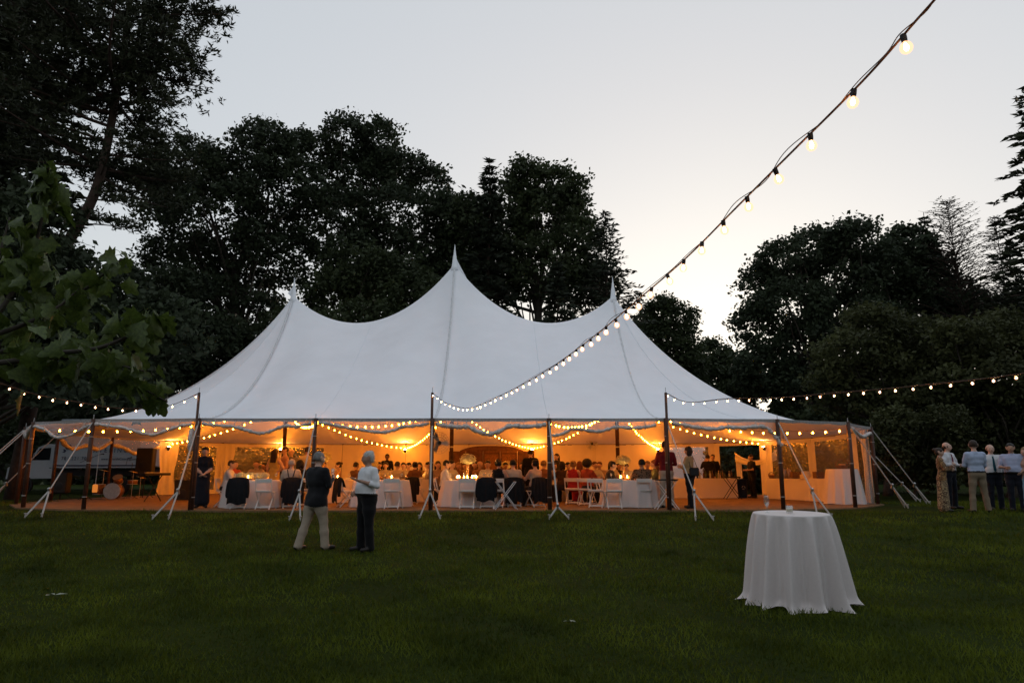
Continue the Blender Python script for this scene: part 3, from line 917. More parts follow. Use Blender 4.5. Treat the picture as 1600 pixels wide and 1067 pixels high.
# gathered curtains at the left window and at the right end
cloth_sheet(19, .80, 1.12, FZ + .02, ZE - .06, 'gathered_wall', M_wallcloth, .05, 14, 10, 0, 2, .3, .16)
cloth_sheet(18, .78, 1.1, FZ + .02, ZE - .06, 'gathered_wall', M_wallcloth, .05, 16, 12, 0, 4, .6, .18)
cloth_sheet(7, .02, .30, FZ + .02, ZE - .06, 'gathered_wall', M_wallcloth, .05, 14, 10, 0, 9, .5, .16)
cloth_sheet(6, .70, .99, FZ + .02, ZE - .06, 'clear_flap', M_film, .05, 14, 10, 0, 11, .2, .10)

# rolled-up clear walls tied in swags under the eave
def rolled(i, drops, r=.044, seed=0, u0=.03, u1=.97, hang=None):
    a, t, nin, L = wall_frame(i)
    rs = np.random.default_rng(seed)
    ctl = []
    for k, (u, dz) in enumerate(drops):
        ctl.append(a + t * (u0 + (u1 - u0) * u) * L - nin * .02 + Vector((0, 0, ZE - .10 - dz)))
    pts = spline(ctl, 9)
    rad = [r * (.8 + .35 * rs.random() + .18 * math.sin(k * .9 + seed)) for k in range(len(pts))]
    pts = [p + Vector((rs.normal() * .008, rs.normal() * .008, rs.normal() * .007)) for p in pts]
    mb = MB(); mb.tube(pts, rad, 9); ro = tbuild(mb, 'rolled_wall', M_roll, True)
    mb = MB(); vs = []
    for k, p in enumerate(pts):
        f = (p - a).dot(t) / L
        f = max(0.0, min(.999, f)); e = canopy_pt(i + f, 1.0)
        vs += [e - Vector((0, 0, .03)), Vector((p.x, p.y, p.z + .02)) + nin * (.02 + .015 * math.sin(k * 1.3))]
    mb.add(vs, [(2 * k, 2 * k + 1, 2 * k + 3, 2 * k + 2) for k in range(len(pts) - 1)])
    tbuild(mb, 'hanging_film', M_film, True)
    for k, (u, dz) in enumerate(drops[1:-1]):
        if dz < .14:
            c = a + t * (u0 + (u1 - u0) * u) * L + Vector((0, 0, ZE - .10 - dz))
            mb = MB(); mb.tube([c + Vector((0, -.07, -.075)), c + Vector((0, -.075, 0)), c + Vector((0, -.04, .08)), c + Vector((0, .0, .15))], .010, 5); tbuild(mb, 'tie_strap', M_web)
rolled(0, [(0, .03), (.12, .08), (.30, .12), (.42, .22), (.55, .30), (.66, .20), (.75, .10), (.86, .11), (.95, .06), (1, .02)], seed=1)
rolled(1, [(0, .0), (.10, .05), (.25, .14), (.42, .22), (.55, .27), (.66, .24), (.75, .13), (.86, .10), (.95, .07), (1, .03)], seed=2)
rolled(2, [(0, .05), (.10, .10), (.20, .13), (.28, .12), (.38, .24), (.48, .31), (.57, .26), (.68, .10), (.80, .12), (.92, .10), (1, .06)], r=.06, seed=3)
rolled(3, [(0, .36), (.08, .32), (.18, .18), (.27, .20), (.38, .25), (.48, .21), (.58, .13), (.72, .16), (.84, .13), (.93, .08)], seed=4)
rolled(4, [(0.02, .02), (.14, .08), (.28, .15), (.42, .17), (.55, .12), (.70, .14), (.82, .10), (.92, .14), (1.0, .38), (1.05, .62)], r=.055, seed=5)
rolled(6, [(0.05, .06), (.25, .16), (.5, .26), (.7, .20), (.9, .12)], r=.06, seed=6)
rolled(25, [(0, .02), (.14, .08), (.30, .14), (.45, .26), (.60, .33), (.72, .22), (.85, .10), (.96, .06)], seed=7)
rolled(24, [(0, .02), (.2, .12), (.45, .36), (.7, .30), (.9, .12), (1, .04)], seed=8)
rolled(20, [(0, .06), (.2, .30), (.45, .42), (.6, .5), (.8, .3), (1, .2)], r=.08, seed=9)
rolled(21, [(0, .1), (.25, .4), (.5, .30), (.75, .45), (1, .1)], r=.08, seed=10)
rolled(23, [(0, .05), (.3, .2), (.6, .25), (1, .05)], r=.07, seed=12)
# a bagged bundle hanging at the left front pole
mb = MB(); mb.lathe([(.02, 0), (.07, .06), (.085, .3), (.07, .55), (.03, .62)], 9, POST[0] + Vector((-.14, -.06, 1.55))); tbuild(mb, 'rolled_bundle', M_roll, True)
# ================================================================== PEOPLE: one continuous surface grown from tapered limbs
def surface_nets(D, org, h):
    s = D < 0
    nx, ny, nz = D.shape
    cs = s[:-1, :-1, :-1].astype(np.int8)
    cnt = np.zeros((nx - 1, ny - 1, nz - 1), np.int8)
    for a in (0, 1):
        for b in (0, 1):
            for c in (0, 1):
                cnt += s[a:nx - 1 + a, b:ny - 1 + b, c:nz - 1 + c]
    mixed = (cnt > 0) & (cnt < 8)
    idx = np.full(mixed.shape, -1, np.int32)
    I = np.argwhere(mixed); idx[mixed] = np.arange(len(I))
    pos = np.zeros((len(I), 3)); w = np.zeros(len(I))
    cor = [(a, b, c) for a in (0, 1) for b in (0, 1) for c in (0, 1)]
    for p in cor:
        for ax in range(3):
            if p[ax]: continue
            q = list(p); q[ax] = 1
            da = D[I[:, 0] + p[0], I[:, 1] + p[1], I[:, 2] + p[2]]
            db = D[I[:, 0] + q[0], I[:, 1] + q[1], I[:, 2] + q[2]]
            cr = (da < 0) != (db < 0)
            t = np.where(cr, da / np.where(cr, da - db, 1), 0)
            e = np.array(p, float)[None, :].repeat(len(I), 0); e[:, ax] += t
            pos[cr] += e[cr]; w[cr] += 1
    V = (I + pos / w[:, None]) * h + org
    F = []
    for ax in range(3):
        o = [1, 1, 1]; sl0 = [slice(1, -1)] * 3; sl1 = [slice(1, -1)] * 3
        sl0[ax] = slice(0, -1); sl1[ax] = slice(1, None)
        a = s[tuple(sl0)]; b = s[tuple(sl1)]
        E = np.argwhere(a != b)
        if not len(E): continue
        sgn = a[E[:, 0], E[:, 1], E[:, 2]]
        G = E.copy()
        for k in range(3):
            if k != ax: G[:, k] += 1
        u, v = [k for k in range(3) if k != ax]
        du = np.zeros(3, int); du[u] = 1; dv = np.zeros(3, int); dv[v] = 1
        q = [G - du - dv, G - dv, G, G - du]
        ids = np.stack([idx[t[:, 0], t[:, 1], t[:, 2]] for t in q], 1)
        fl = sgn if ax != 1 else ~sgn
        ids[~fl] = ids[~fl][:, ::-1]
        F.append(ids)
    return V, np.concatenate(F)

def _dist(p, pr):
    if pr[0] == 'cap':
        _, a, b, ra, rb = pr[:5]
        a = np.array(a); b = np.array(b); ab = b - a
        l2 = float(ab @ ab) + 1e-9
        t = np.clip(((p - a) @ ab) / l2, 0, 1)
        return np.linalg.norm(p - a - t[..., None] * ab, axis=-1) - (ra + (rb - ra) * t)
    _, c, r = pr[:3]
    q = (p - np.array(c)) / np.array(r)
    k = np.linalg.norm(q, axis=-1)
    return (k - 1) * min(r)

def grow(prims, h, k=0.03, cut=None):
    """prims: ('cap', a, b, ra, rb, id) or ('ell', c, r, id); cut: ellipsoids taken away"""
    lo = []; hi = []
    for pr in prims:
        if pr[0] == 'cap':
            m = max(pr[3], pr[4]); lo.append(np.minimum(pr[1], pr[2]) - m); hi.append(np.maximum(pr[1], pr[2]) + m)
        else:
            lo.append(np.array(pr[1]) - pr[2]); hi.append(np.array(pr[1]) + pr[2])
    mg = k + 2.5 * h
    L = np.min(lo, 0) - mg; U = np.max(hi, 0) + mg
    n = np.ceil((U - L) / h).astype(int) + 1
    D = np.full(n, 9.0, np.float32)
    for pr, a, b in zip(prims, lo, hi):
        i0 = np.maximum(((a - mg - L) / h).astype(int), 0); i1 = np.minimum(((b + mg - L) / h).astype(int) + 2, n)
        g = np.stack(np.meshgrid(*[np.arange(i0[q], i1[q]) * h + L[q] for q in range(3)], indexing='ij'), -1)
        d = _dist(g, pr)
        sl = tuple(slice(i0[q], i1[q]) for q in range(3))
        O = D[sl]
        hh = np.clip(.5 + .5 * (O - d) / k, 0, 1)
        D[sl] = np.where(O > 8, d, O * (1 - hh) + d * hh - k * hh * (1 - hh))
    if cut:
        g = np.stack(np.meshgrid(*[np.arange(n[q]) * h + L[q] for q in range(3)], indexing='ij'), -1)
        for c in cut: D = np.maximum(D, -_dist(g, c))
    V, F = surface_nets(D, L, h)
    dd = np.stack([_dist(V, pr) for pr in prims], 1)
    ids = np.array([pr[-1] for pr in prims])[np.argmin(dd, 1)]
    return V, F, ids

_cm = {}
def cloth(c, pat=None):
    key = (c, pat)
    if key not in _cm:
        m = mat('cloth', c, 0.85, 0.12, 7, 0.45, 9, spec=0.15, sheen=0.1)
        if pat:
            nt = m.node_tree; b = nt.nodes['Principled BSDF']
            tc = nt.nodes.new('ShaderNodeTexCoord'); vo = nt.nodes.new('ShaderNodeTexVoronoi')
            vo.inputs['Scale'].default_value = 16
            rp = nt.nodes.new('ShaderNodeValToRGB'); rp.color_ramp.interpolation = 'CONSTANT'
            rp.color_ramp.elements[0].color = (*c, 1); rp.color_ramp.elements[1].color = (*pat, 1); rp.color_ramp.elements[1].position = 0.45
            e = rp.color_ramp.elements.new(0.62); e.color = (*[(x + y) * .6 for x, y in zip(c, pat)], 1)
            nt.links.new(tc.outputs['Object'], vo.inputs['Vector']); nt.links.new(vo.outputs['Distance'], rp.inputs['Fac'])
            nt.links.new(rp.outputs['Color'], b.inputs['Base Color'])
        _cm[key] = m
    return _cm[key]
_sm = {}
def skin_mat(c):
    if c not in _sm:
        m = mat('skin', c, 0.5, 0.08, 14, spec=0.35)
        _sm[c] = m
    return _sm[c]
_hm = {}
def hair_mat(c):
    if c not in _hm: _hm[c] = mat('hair', c, 0.5, 0.3, 30, 0.6, 60, spec=0.3)
    return _hm[c]
M_shoe = mat('shoe_leather', (0.02, 0.016, 0.014), 0.4)
M_eye = mat('eye', (0.03, 0.02, 0.015), 0.2)
M_lip = mat('lip', (0.26, 0.10, 0.08), 0.5)
M_belt = mat('belt_leather', (0.012, 0.010, 0.010), 0.4)

PALE, TAN, BROWN = (0.52, 0.33, 0.25), (0.38, 0.22, 0.15), (0.13, 0.07, 0.045)
GREY, WHITEHAIR, DARK, BRUN, BLOND = (0.17, 0.16, 0.15), (0.42, 0.40, 0.38), (0.010, 0.008, 0.007), (0.030, 0.016, 0.010), (0.22, 0.13, 0.06)

def hand_prims(w, d, n, curl, s, side):
    """palm, four fingers and a thumb; w wrist, d pointing direction, n palm normal (finger curl goes to n)"""
    w = np.array(w, float); d = np.array(d, float); d /= np.linalg.norm(d)
    n = np.array(n, float); n -= d * (n @ d); n /= np.linalg.norm(n)
    x = np.cross(d, n) * side
    pr = []
    for q in (-.024, -.008, .008, .024):
        pr.append(('cap', w + d * .01 * s + x * q * .8 * s, w + d * .085 * s + x * q * s, .015 * s, .013 * s, 0))
    for q, ln in zip((-.030, -.010, .010, .029), (.062, .074, .078, .068)):
        k0 = w + d * .088 * s + x * q * s
        d1 = d * math.cos(curl * .6) + n * math.sin(curl * .6)
        k1 = k0 + d1 * ln * .5 * s
        d2 = d * math.cos(curl * 1.5) + n * math.sin(curl * 1.5)
        k2 = k1 + d2 * ln * .5 * s
        pr += [('cap', k0, k1, .0095 * s, .0085 * s, 0), ('cap', k1, k2, .0085 * s, .0072 * s, 0)]
    t0 = w + d * .025 * s + x * .022 * s
    t1 = t0 + (d * .6 + x * .7 + n * .3) * .042 * s
    t2 = t1 + (d * .85 + x * .15 + n * .4) * .034 * s
    pr += [('cap', t0, t1, .013 * s, .011 * s, 0), ('cap', t1, t2, .011 * s, .0085 * s, 0)]
    return pr

def person(label, px, Y, rot=0, H=1.75, pose='stand', top=(.6, .6, .6), bottom=(.02, .02, .025), skin=PALE, hair=BRUN, style='short', group=None,
           sleeve='long', dress=False, arms=None, lean=0.0, head=(0, 0, 0), vox=None, fat=0.0, tie=None, pat=None, z=None, feet=None, jacket=False,
           shoes=None, belt=False, hands=None, detail=False, fem=False, straps=False, loose=1.0):
    s = H / 1.75
    x = XA(px, Y, 1.0)
    if z is None: z = FZ if Y > 18.3 and -16 < x < 12.2 else float(gz(x, Y))
    root = empty('person', (x, Y, z), R(rot))
    h = vox or (0.027 if Y > 22 else 0.022)
    SK, TP, BT, SH, BL = 0, 1, 2, 3, 4
    sit = pose == 'sit'
    pz = 0.525 / s if sit else 0.94        # pelvis height before scaling
    sw = (0.160 if fem else 0.185) * (1 + .25 * fat)
    up = Matrix.Rotation(R(lean), 3, 'X')
    pel = Vector((0, 0, pz))
    def U(v):                                # upper-body point, given for an upright standing figure
        return up @ (Vector(v) - Vector((0, 0, .94))) + pel
    ar = arms or {}
    pr = []
    c = lambda a, b, ra, rb, i: pr.append(('cap', np.array(a), np.array(b), ra, rb, i))
    T = TP
    f = fat
    cz = .115 + .02 * f if not fem else .098
    # torso: broad, flat, narrowing to the waist
    c(U((-sw * .52, .005, 1.33)), U((sw * .52, .005, 1.33)), cz, cz, T)
    c(U((-sw * .72, .01, 1.405)), U((sw * .72, .01, 1.405)), .068, .068, T)
    c(U((-.075, 0, 1.22)), U((.075, 0, 1.22)), cz - .002 + .03 * f, cz - .002 + .03 * f, T)
    wr = (.088 if fem else .104) + .05 * f
    c(U((-.065, -.012 - .05 * f, 1.10)), U((.065, -.012 - .05 * f, 1.10)), wr, wr, T)
    lowid = T if (jacket or dress) else BT
    c(U((-.078, -.01 - .03 * f, 1.035)), U((.078, -.01 - .03 * f, 1.035)), .108 + .045 * f, .108 + .045 * f, T)
    c((-.082, .012, pz - .025), (.082, .012, pz - .025), .114 + .03 * f, .114 + .03 * f, lowid)
    if jacket: c((-.09, .01, pz - .10), (.09, .01, pz - .10), .128 + .02 * f, .132 + .02 * f, T); c((0, -.03, pz - .11), (0, .05, pz - .11), .128, .128, T)
    if fem:
        for q in (-1, 1): pr.append(('ell', np.array(U((q * .065, -.075, 1.285))), np.array((.062, .055, .06)), T))
    # neck and head
    c(U((0, .018, 1.43)), U((0, .0, 1.55)), .056 if not fem else .046, .05 if not fem else .042, SK)
    c(U((0, .02, 1.425)), U((0, .014, 1.45)), .072, .062, T)
    hp, hy, hr = (R(a) for a in head)         # nod, turn, tilt
    HM = Matrix.Rotation(hy, 3, 'Z') @ Matrix.Rotation(hp, 3, 'X') @ Matrix.Rotation(hr, 3, 'Y')
    hb = U((0, .005, 1.545))
    def Hd(v): return hb + HM @ (Vector(v) - Vector((0, .005, 1.545)))
    c(Hd((0, .012, 1.655)), Hd((0, -.012, 1.640)), .092, .084, SK)
    c(Hd((0, -.035, 1.60)), Hd((0, -.052, 1.562)), .066, .044, SK)
    c(Hd((0, -.095, 1.632)), Hd((0, -.116, 1.598)), .010, .015, SK)
    c(Hd((-.03, -.083, 1.655)), Hd((.03, -.083, 1.655)), .016, .016, SK)
    for q in (-1, 1):
        c(Hd((q * .086, .005, 1.60)), Hd((q * .092, .018, 1.645)), .011, .016, SK)
        pr.append(('cap', np.array(Hd((q * .048, -.060, 1.59))), np.array(Hd((q * .03, -.065, 1.575))), .024, .022, SK))
    # arms
    sk_up = SK if sleeve == 'none' else T
    sk_lo = T if sleeve == 'long' else SK
    ends = []
    for q, nm in ((1, 'L'), (-1, 'R')):
        sh = U((q * sw, .012, 1.405))
        if nm in ar:
            e, w = (U(v) for v in ar[nm])
        elif sit:
            e, w = U((q * .25, -.13, 1.19)), U((q * .13, -.36, 1.21))
        else:
            e, w = U((q * (.245 + .05 * f), .03, 1.13)), U((q * (.25 + .05 * f), -.05, .885))
        ut = .050 if fem else .058
        c(sh, sh.lerp(e, .55), ut + .008, ut, sk_up)
        c(sh.lerp(e, .5), e, ut, .043, SK if sleeve == 'none' else T)
        fe = .043 if sleeve == 'long' else .037
        if sleeve == 'rolled':
            m1 = e.lerp(w, .35); c(e, m1, .047, .045, T); c(m1, w, .036, .027, SK)
        else:
            c(e, w, fe, fe * .74, sk_lo)
        ends.append((e, w, q, nm))
        if not detail:
            d = (w - e).normalized()
            c(w, w + d * .09, .030, .034, SK); c(w + d * .09, w + d * .15, .03, .018, SK)
    # legs
    ft = feet or {}
    for q, nm in ((1, 'L'), (-1, 'R')):
        hip = Vector((q * .088, .01, pz - .03))
        if sit:
            kn = Vector((q * .11, -.44, .50 / s)); an = Vector((q * .12, -.42 + (.05 if q > 0 else -.04), .085)); toe = an + Vector((q * .02, -.16, -.045))
        else:
            fx, fy = ft.get(nm, (q * .115, .03))
            an = Vector((fx, fy, .085)); kn = hip.lerp(an, .5) + Vector((q * .006, -.025, .01)); toe = an + Vector((q * .035, -.17, -.045))
        if dress and not sit:
            pass
        th = (.086 + .018 * f) * loose
        c(hip, hip.lerp(kn, .5), th + .012, th, BT)
        c(hip.lerp(kn, .5), kn, th, .069 * loose, BT)
        li = SK if (dress or shoes == 'bare') else BT
        c(kn, kn.lerp(an, .45), .066 * loose if li == BT else .052, .068 * loose if li == BT else .052, li)
        c(kn.lerp(an, .45), an + Vector((0, 0, -.01)), .068 * loose if li == BT else .05, .068 * loose if li == BT else .034, li)
        c(an + Vector((0, .03, -.035)), toe, .046, .036, SH)
    if dress:
        if sit:
            c((0, -.05, pz), (0, -.40, .50 / s), .16, .15, BT); c((0, -.40, .5 / s), (0, -.40, .22), .15, .16, BT)
        else:
            ln = dress if dress is not True else .14
            c((-.05, .01, .92), (-.06, .01, .72), .115, .125, BT); c((.05, .01, .92), (.06, .01, .72), .115, .125, BT)
            c((-.06, .01, .70), (-.07, .03, ln + .08), .125, .15, BT); c((.06, .01, .70), (.07, .03, ln + .08), .125, .15, BT)
    if belt:
        c(U((-.09, -.005 - .012 * f, .985)), U((.09, -.005 - .012 * f, .985)), .116 + .03 * f, .116 + .03 * f, BL)
        pr = [p if not (p[-1] == BL) else ('ell', (np.array(p[1]) + np.array(p[2])) / 2, np.array((.208 + .035 * f, .124 + .045 * f, .022)), BL) for p in pr]
    pr = [tuple([p[0], p[1] * s, p[2] * s, p[3] * s, p[4] * s, p[5]]) if p[0] == 'cap' else (p[0], p[1] * s, p[2] * s, p[3]) for p in pr]
    V, F, ids = grow(pr, h, .035)
    if detail:
        for e, w, q, nm in ends:
            hd = (hands or {}).get(nm, {})
            d = Vector(hd.get('d', (w - e).normalized())); nn = Vector(hd.get('n', (-q * .9, -.3, 0)))
            hp_ = hand_prims(np.array(w) * s, d, nn, hd.get('curl', .5), s * 1.06, q * (1 if hd.get('flip') is None else -1))
            V2, F2, _ = grow(hp_, .0062, .010)
            F = np.concatenate([F, F2 + len(V)]); V = np.concatenate([V, V2]); ids = np.concatenate([ids, np.zeros(len(V2), int)])
    if not detail and len(V):
        pass
    if not sit and not dress:
        zc = V[:, 2] / s
        body = np.abs(V[:, 0]) < .30 * s
        if jacket:
            hem = .775 + .015 * np.sin(V[:, 0] * 14)
            ids = np.where((ids == BT) & (zc > hem), TP, ids)
            ids = np.where((ids == TP) & (zc < hem) & body & (zc > .5), BT, ids)
        else:
            ids = np.where((ids == BT) & (zc > .975), TP, ids)
            ids = np.where((ids == TP) & (zc < .975) & (np.abs(V[:, 0]) < .21 * s) & (zc > .6), BT, ids)
    me = np_mesh('body', V, F)
    bm = bottom if isinstance(bottom, tuple) else (.02, .02, .02)
    for m in (skin_mat(skin), cloth(top, pat), cloth(bm, pat if dress else None), M_shoe, M_belt): me.materials.append(m)
    me.polygons.foreach_set('material_index', ids[F[:, 0]].astype(np.int32))
    link('body', me, None, root, True)
    # hair
    if style != 'none':
        hh = []
        A = lambda v: np.array(Hd(v)) * s
        cc = lambda a, b, ra, rb: hh.append(('cap', A(a), A(b), ra * s, rb * s, 0))
        cut = [('ell', A((0, -.125, 1.595)), np.array((.082, .095, .092)) * s, 0)]
        if style == 'bald':
            for q in (-1, 1): cc((q * .055, .045, 1.62), (q * .062, .0, 1.63), .045, .038)
            cc((-.03, .075, 1.61), (.03, .075, 1.61), .042, .042)
        else:
            if style in ('short', 'swept'):
                cc((0, .016, 1.668), (0, -.010, 1.666), .0965, .087); cc((-.04, .048, 1.63), (.04, .048, 1.63), .056, .056)
                if style == 'short': cut.append(('ell', A((0, .03, 1.53)), np.array((.15, .15, .072)) * s, 0))
            else:
                cc((0, .016, 1.668), (0, -.012, 1.665), .099, .090); cc((-.04, .05, 1.62), (.04, .05, 1.62), .062, .062)
            if style == 'long':
                for q in (-1, 0, 1): cc((q * .055, .055, 1.64), (q * .07, .085, 1.36), .055, .045)
            elif style == 'bob':
                for q in (-1, 1): cc((q * .06, .03, 1.66), (q * .072, .03, 1.52), .050, .042)
                cc((-.04, .07, 1.6), (.04, .07, 1.52), .05, .045)
            elif style == 'bun': cc((0, .10, 1.70), (0, .12, 1.70), .048, .045)
            elif style == 'afro': hh.append(('ell', A((0, .025, 1.67)), np.array((.155, .145, .145)) * s, 0))
            elif style == 'swept':
                cc((0, -.02, 1.722), (0, .05, 1.722), .038, .046)
                for q in (-1, 1): cc((q * .062, .038, 1.66), (q * .054, .062, 1.585), .038, .026)
                cc((-.03, .072, 1.61), (.03, .072, 1.57), .040, .030)
        V3, F3, _ = grow(hh, max(.012, h * .7) if not detail else .011, .02, cut)
        if len(F3): link('hair', np_mesh('hair', V3, F3), hair_mat(hair), root, True)
    if detail:
        for q in (-1, 1):
            mb = MB(); mb.ball(Hd((q * .031, -.097, 1.636)) * s, .0105 * s, 8, 5, (1.3, .6, .7)); mb.build('eye', M_eye, root, True)
        mb = MB(); mb.ball(Hd((0, -.101, 1.568)) * s, .017 * s, 8, 5, (1.3, .45, .28)); mb.build('mouth', M_lip, root, True)
        if top[0] > .2:
            mb = MB()
            for q in (-1, 1):
                a_, b_, c_ = U((q * .012, -.068, 1.452)) * s, U((q * .068, -.030, 1.475)) * s, U((q * .062, -.095, 1.405)) * s
                mb.add([a_, b_, c_, a_ + Vector((0, .008, 0)), b_ + Vector((0, .008, 0)), c_ + Vector((0, .008, 0))], [(0, 1, 2), (5, 4, 3), (0, 3, 4, 1), (1, 4, 5, 2), (2, 5, 3, 0)])
            mb.build('collar', cloth(top), root)
    if tie:
        mb = MB(); ps = [U((0, -.100, 1.43)) * s, U((0, -.128, 1.33)) * s, U((0, -.132 - .03 * f, 1.18)) * s, U((0, -.135 - .08 * f, 1.06)) * s, U((0, -.132 - .08 * f, 1.02)) * s]
        wd = [.018, .024, .032, .036, .004]
        vs = []
        for p, w_ in zip(ps, wd): vs += [p + Vector((-w_, .006, 0)), p + Vector((0, -.008, 0)), p + Vector((w_, .006, 0))]
        mb.add(vs, [(i * 3 + k, i * 3 + k + 1, i * 3 + k + 4, i * 3 + k + 3) for i in range(4) for k in range(2)])
        mb.build('tie', cloth(tie), root, True)
    if straps:
        for q in (-1, 1):
            mb = MB(); ps = [U((q * .10, -.06, 1.475)) * s, U((q * .10, .07, 1.455)) * s, U((q * .075, .125, 1.33)) * s, U((q * .03, .118, 1.16)) * s, U((q * .035, .118, 1.02)) * s]
            mb.tube(spline(ps, 4), .014, 5); mb.build('suspender', M_black, root)
    tag(root, label, 'person', group)
    return root
# ================================================================== FURNITURE
def chair_meshes():
    out = []
    m = MB(); m.box((0, .0, .445), (.40, .40, .035), None, .012); out.append(('seat', m.mesh('seat')))
    m = MB()
    m.box((0, .245, .745), (.42, .022, .11), Matrix.Rotation(R(-10), 3, 'X'), .008)
    out.append(('backrest', m.mesh('backrest')))
    m = MB(); m.box((0, .225, .475), (.40, .022, .05), Matrix.Rotation(R(-10), 3, 'X'), .008); out.append(('back_rail', m.mesh('back_rail')))
    for q in (-1, 1):
        m = MB(); a, b = Vector((q * .21, .262, .80)), Vector((q * .21, -.22, 0.0))
        ml = [Vector((q * .21, .265, .80)), Vector((q * .21, .19, .47)), Vector((q * .21, -.235, .0))]
        m.tube(ml, [.019, .019, .017], 6); out.append(('leg', m.mesh('leg')))
        m = MB(); m.tube([Vector((q * .185, -.13, .43)), Vector((q * .185, .25, .0))], .017, 6); out.append(('leg', m.mesh('leg')))
    m = MB(); m.box((0, .215, .055), (.36, .02, .035), None, .006); out.append(('stretcher', m.mesh('stretcher')))
    m = MB(); m.box((0, -.19, .055), (.40, .02, .03), None, .006); out.append(('stretcher', m.mesh('stretcher')))
    for _, me in out: me.materials.append(M_white_paint)
    return out
CHAIR = chair_meshes()
CHAIRG = 'white folding chairs set round the tables'
def chair(label, px, Y, rot):
    root = empty('folding_chair', (XA(px, Y, .5), Y, FZ), R(rot))
    for nm, me in CHAIR:
        o = bpy.data.objects.new(nm, me); col.objects.link(o); o.parent = root
    return tag(root, label, 'chair', CHAIRG)

M_jacket = mat('dark_jacket_wool', (0.006, 0.0065, 0.009), 0.9, 0.3, 10, 0.4, 30)
def jacket(label, px, Y, rot, hem=.14, c=None):
    """coat hung over a chair back: draped front, back and shoulders"""
    root = empty('draped_jacket', (XA(px, Y, .5), Y, FZ), R(rot))
    m = MB(); vs = []
    prof = [(.12, .56), (.17, .74), (.205, .82), (.25, .845), (.295, .82), (.335, .66), (.36, .45), (.37, .28), (.36, hem)]
    nu = 15
    sd = int(px)
    for k, (y, z) in enumerate(prof):
        for q in range(nu):
            f = q / (nu - 1) * 2 - 1
            w = .205 + .05 * min(1, max(0, (.8 - z) / .6))
            sag = .03 * abs(f) ** 3 * (1 if k > 1 else .3)
            fo = .018 * math.sin(q * 1.7 + sd) * min(1, abs(z - .84) * 3)
            vs.append((f * w, y + fo * (1 if y > .25 else -1), z - sag + (.03 * math.sin(f * 4 + sd) if k == len(prof) - 1 else 0)))
    m.add(vs, [(k * nu + q, k * nu + q + 1, (k + 1) * nu + q + 1, (k + 1) * nu + q) for k in range(len(prof) - 1) for q in range(nu - 1)])
    m.build('jacket_body', M_jacket if c is None else cloth(c), root, True)
    for q in (-1, 1):
        m = MB(); m.tube(spline([(q * .20, .27, .80), (q * .245, .30, .62), (q * .26, .31, .40), (q * .25, .30, .30)], 4), [.05, .06, .06, .06, .058, .055, .055, .055, .05, .05, .048, .045, .045], 8)
        m.build('sleeve', M_jacket if c is None else cloth(c), root, True)
    return tag(root, label, 'jacket', 'dark jackets hung over chair backs')

def draped_round(R0, h, R1, nf, amp, seed, puddle=0.0, n=180, rows=30, floor=0.0, drag=None):
    rs = np.random.default_rng(seed)
    th = np.linspace(0, 2 * math.pi, n, endpoint=False)
    fold = np.zeros(n)
    ph = rs.random(6) * 6.28
    for k, w in ((nf, .95), (nf * 2 - 1, .16), (3, .16), (5, .12)):
        q = np.cos(k * th + ph[k % 6] + 1.1 * np.sin(2 * th + ph[1]) + .6 * np.sin(3 * th + ph[2]))
        fold += w * (q if k < 6 else 2.0 * (((1 + q) / 2) ** 2.4 - .30))
    V = []; F = []
    prof = [(0.0, 0), (.35 * R0, 0), (.7 * R0, 0), (.93 * R0, 0)]
    for r, _ in prof: V.append(np.stack([np.cos(th) * max(r, 1e-4), np.sin(th) * max(r, 1e-4), np.full(n, h)], -1))
    V.append(np.stack([np.cos(th) * R0 * .99, np.sin(th) * R0 * .99, np.full(n, h - .003)], -1))
    V.append(np.stack([np.cos(th) * R0, np.sin(th) * R0, np.full(n, h - .012)], -1))
    for k in range(1, rows + 1):
        t = k / rows
        tilt = 0.35 * np.sin(t * 5 + 3 * th + ph[0]) * .02
        r = R0 + (R1 - R0) * t ** 0.85 + amp * t ** 0.62 * fold + tilt * t
        if puddle and t > .88:
            r = r + puddle * ((t - .88) / .12) ** 2 * (1 + .6 * np.sin(4 * th + ph[2]) + .5 * np.sin(7 * th + ph[3]))
        if drag:
            for a0, wd in drag: r = r + wd * np.exp(-(((th - a0 + math.pi) % (2 * math.pi) - math.pi) / .13) ** 2) * max(0, (t - .8) / .2) ** 2
        hemz = floor + (.02 if not puddle else 0) * np.abs(np.sin(2.5 * th + ph[4])) * t ** 6
        z = h - .012 - (h - .012 - hemz) * t
        if puddle: z = z + .05 * np.maximum(0, np.sin(7 * th + ph[5] + 3 * t)) * np.clip((t - .72) / .28, 0, 1) ** 2
        V.append(np.stack([np.cos(th) * r, np.sin(th) * r, np.maximum(z, floor + .006)], -1))
    m = len(V); V = np.concatenate(V)
    i = np.arange(n); j = (i + 1) % n
    for k in range(m - 1):
        F.append(np.stack([k * n + i, (k + 1) * n + i, (k + 1) * n + j, k * n + j], 1))
    return np_mesh('tablecloth', V, np.concatenate(F))

def round_table(label, px, Y, Rt=.80, seed=0, h=.755):
    root = empty('round_table', (XA(px, Y, .7), Y, FZ))
    me = draped_round(Rt, h, Rt + .10, 13, .035, seed, n=120, rows=14)
    link('tablecloth', me, M_linen, root, True)
    m = MB(); m.lathe([(Rt - .02, h - .03), (Rt - .02, h - .008), (0, h - .008)], 32); m.build('tabletop', M_wood, root)
    return tag(root, label, 'table', 'round dining tables in the tent')

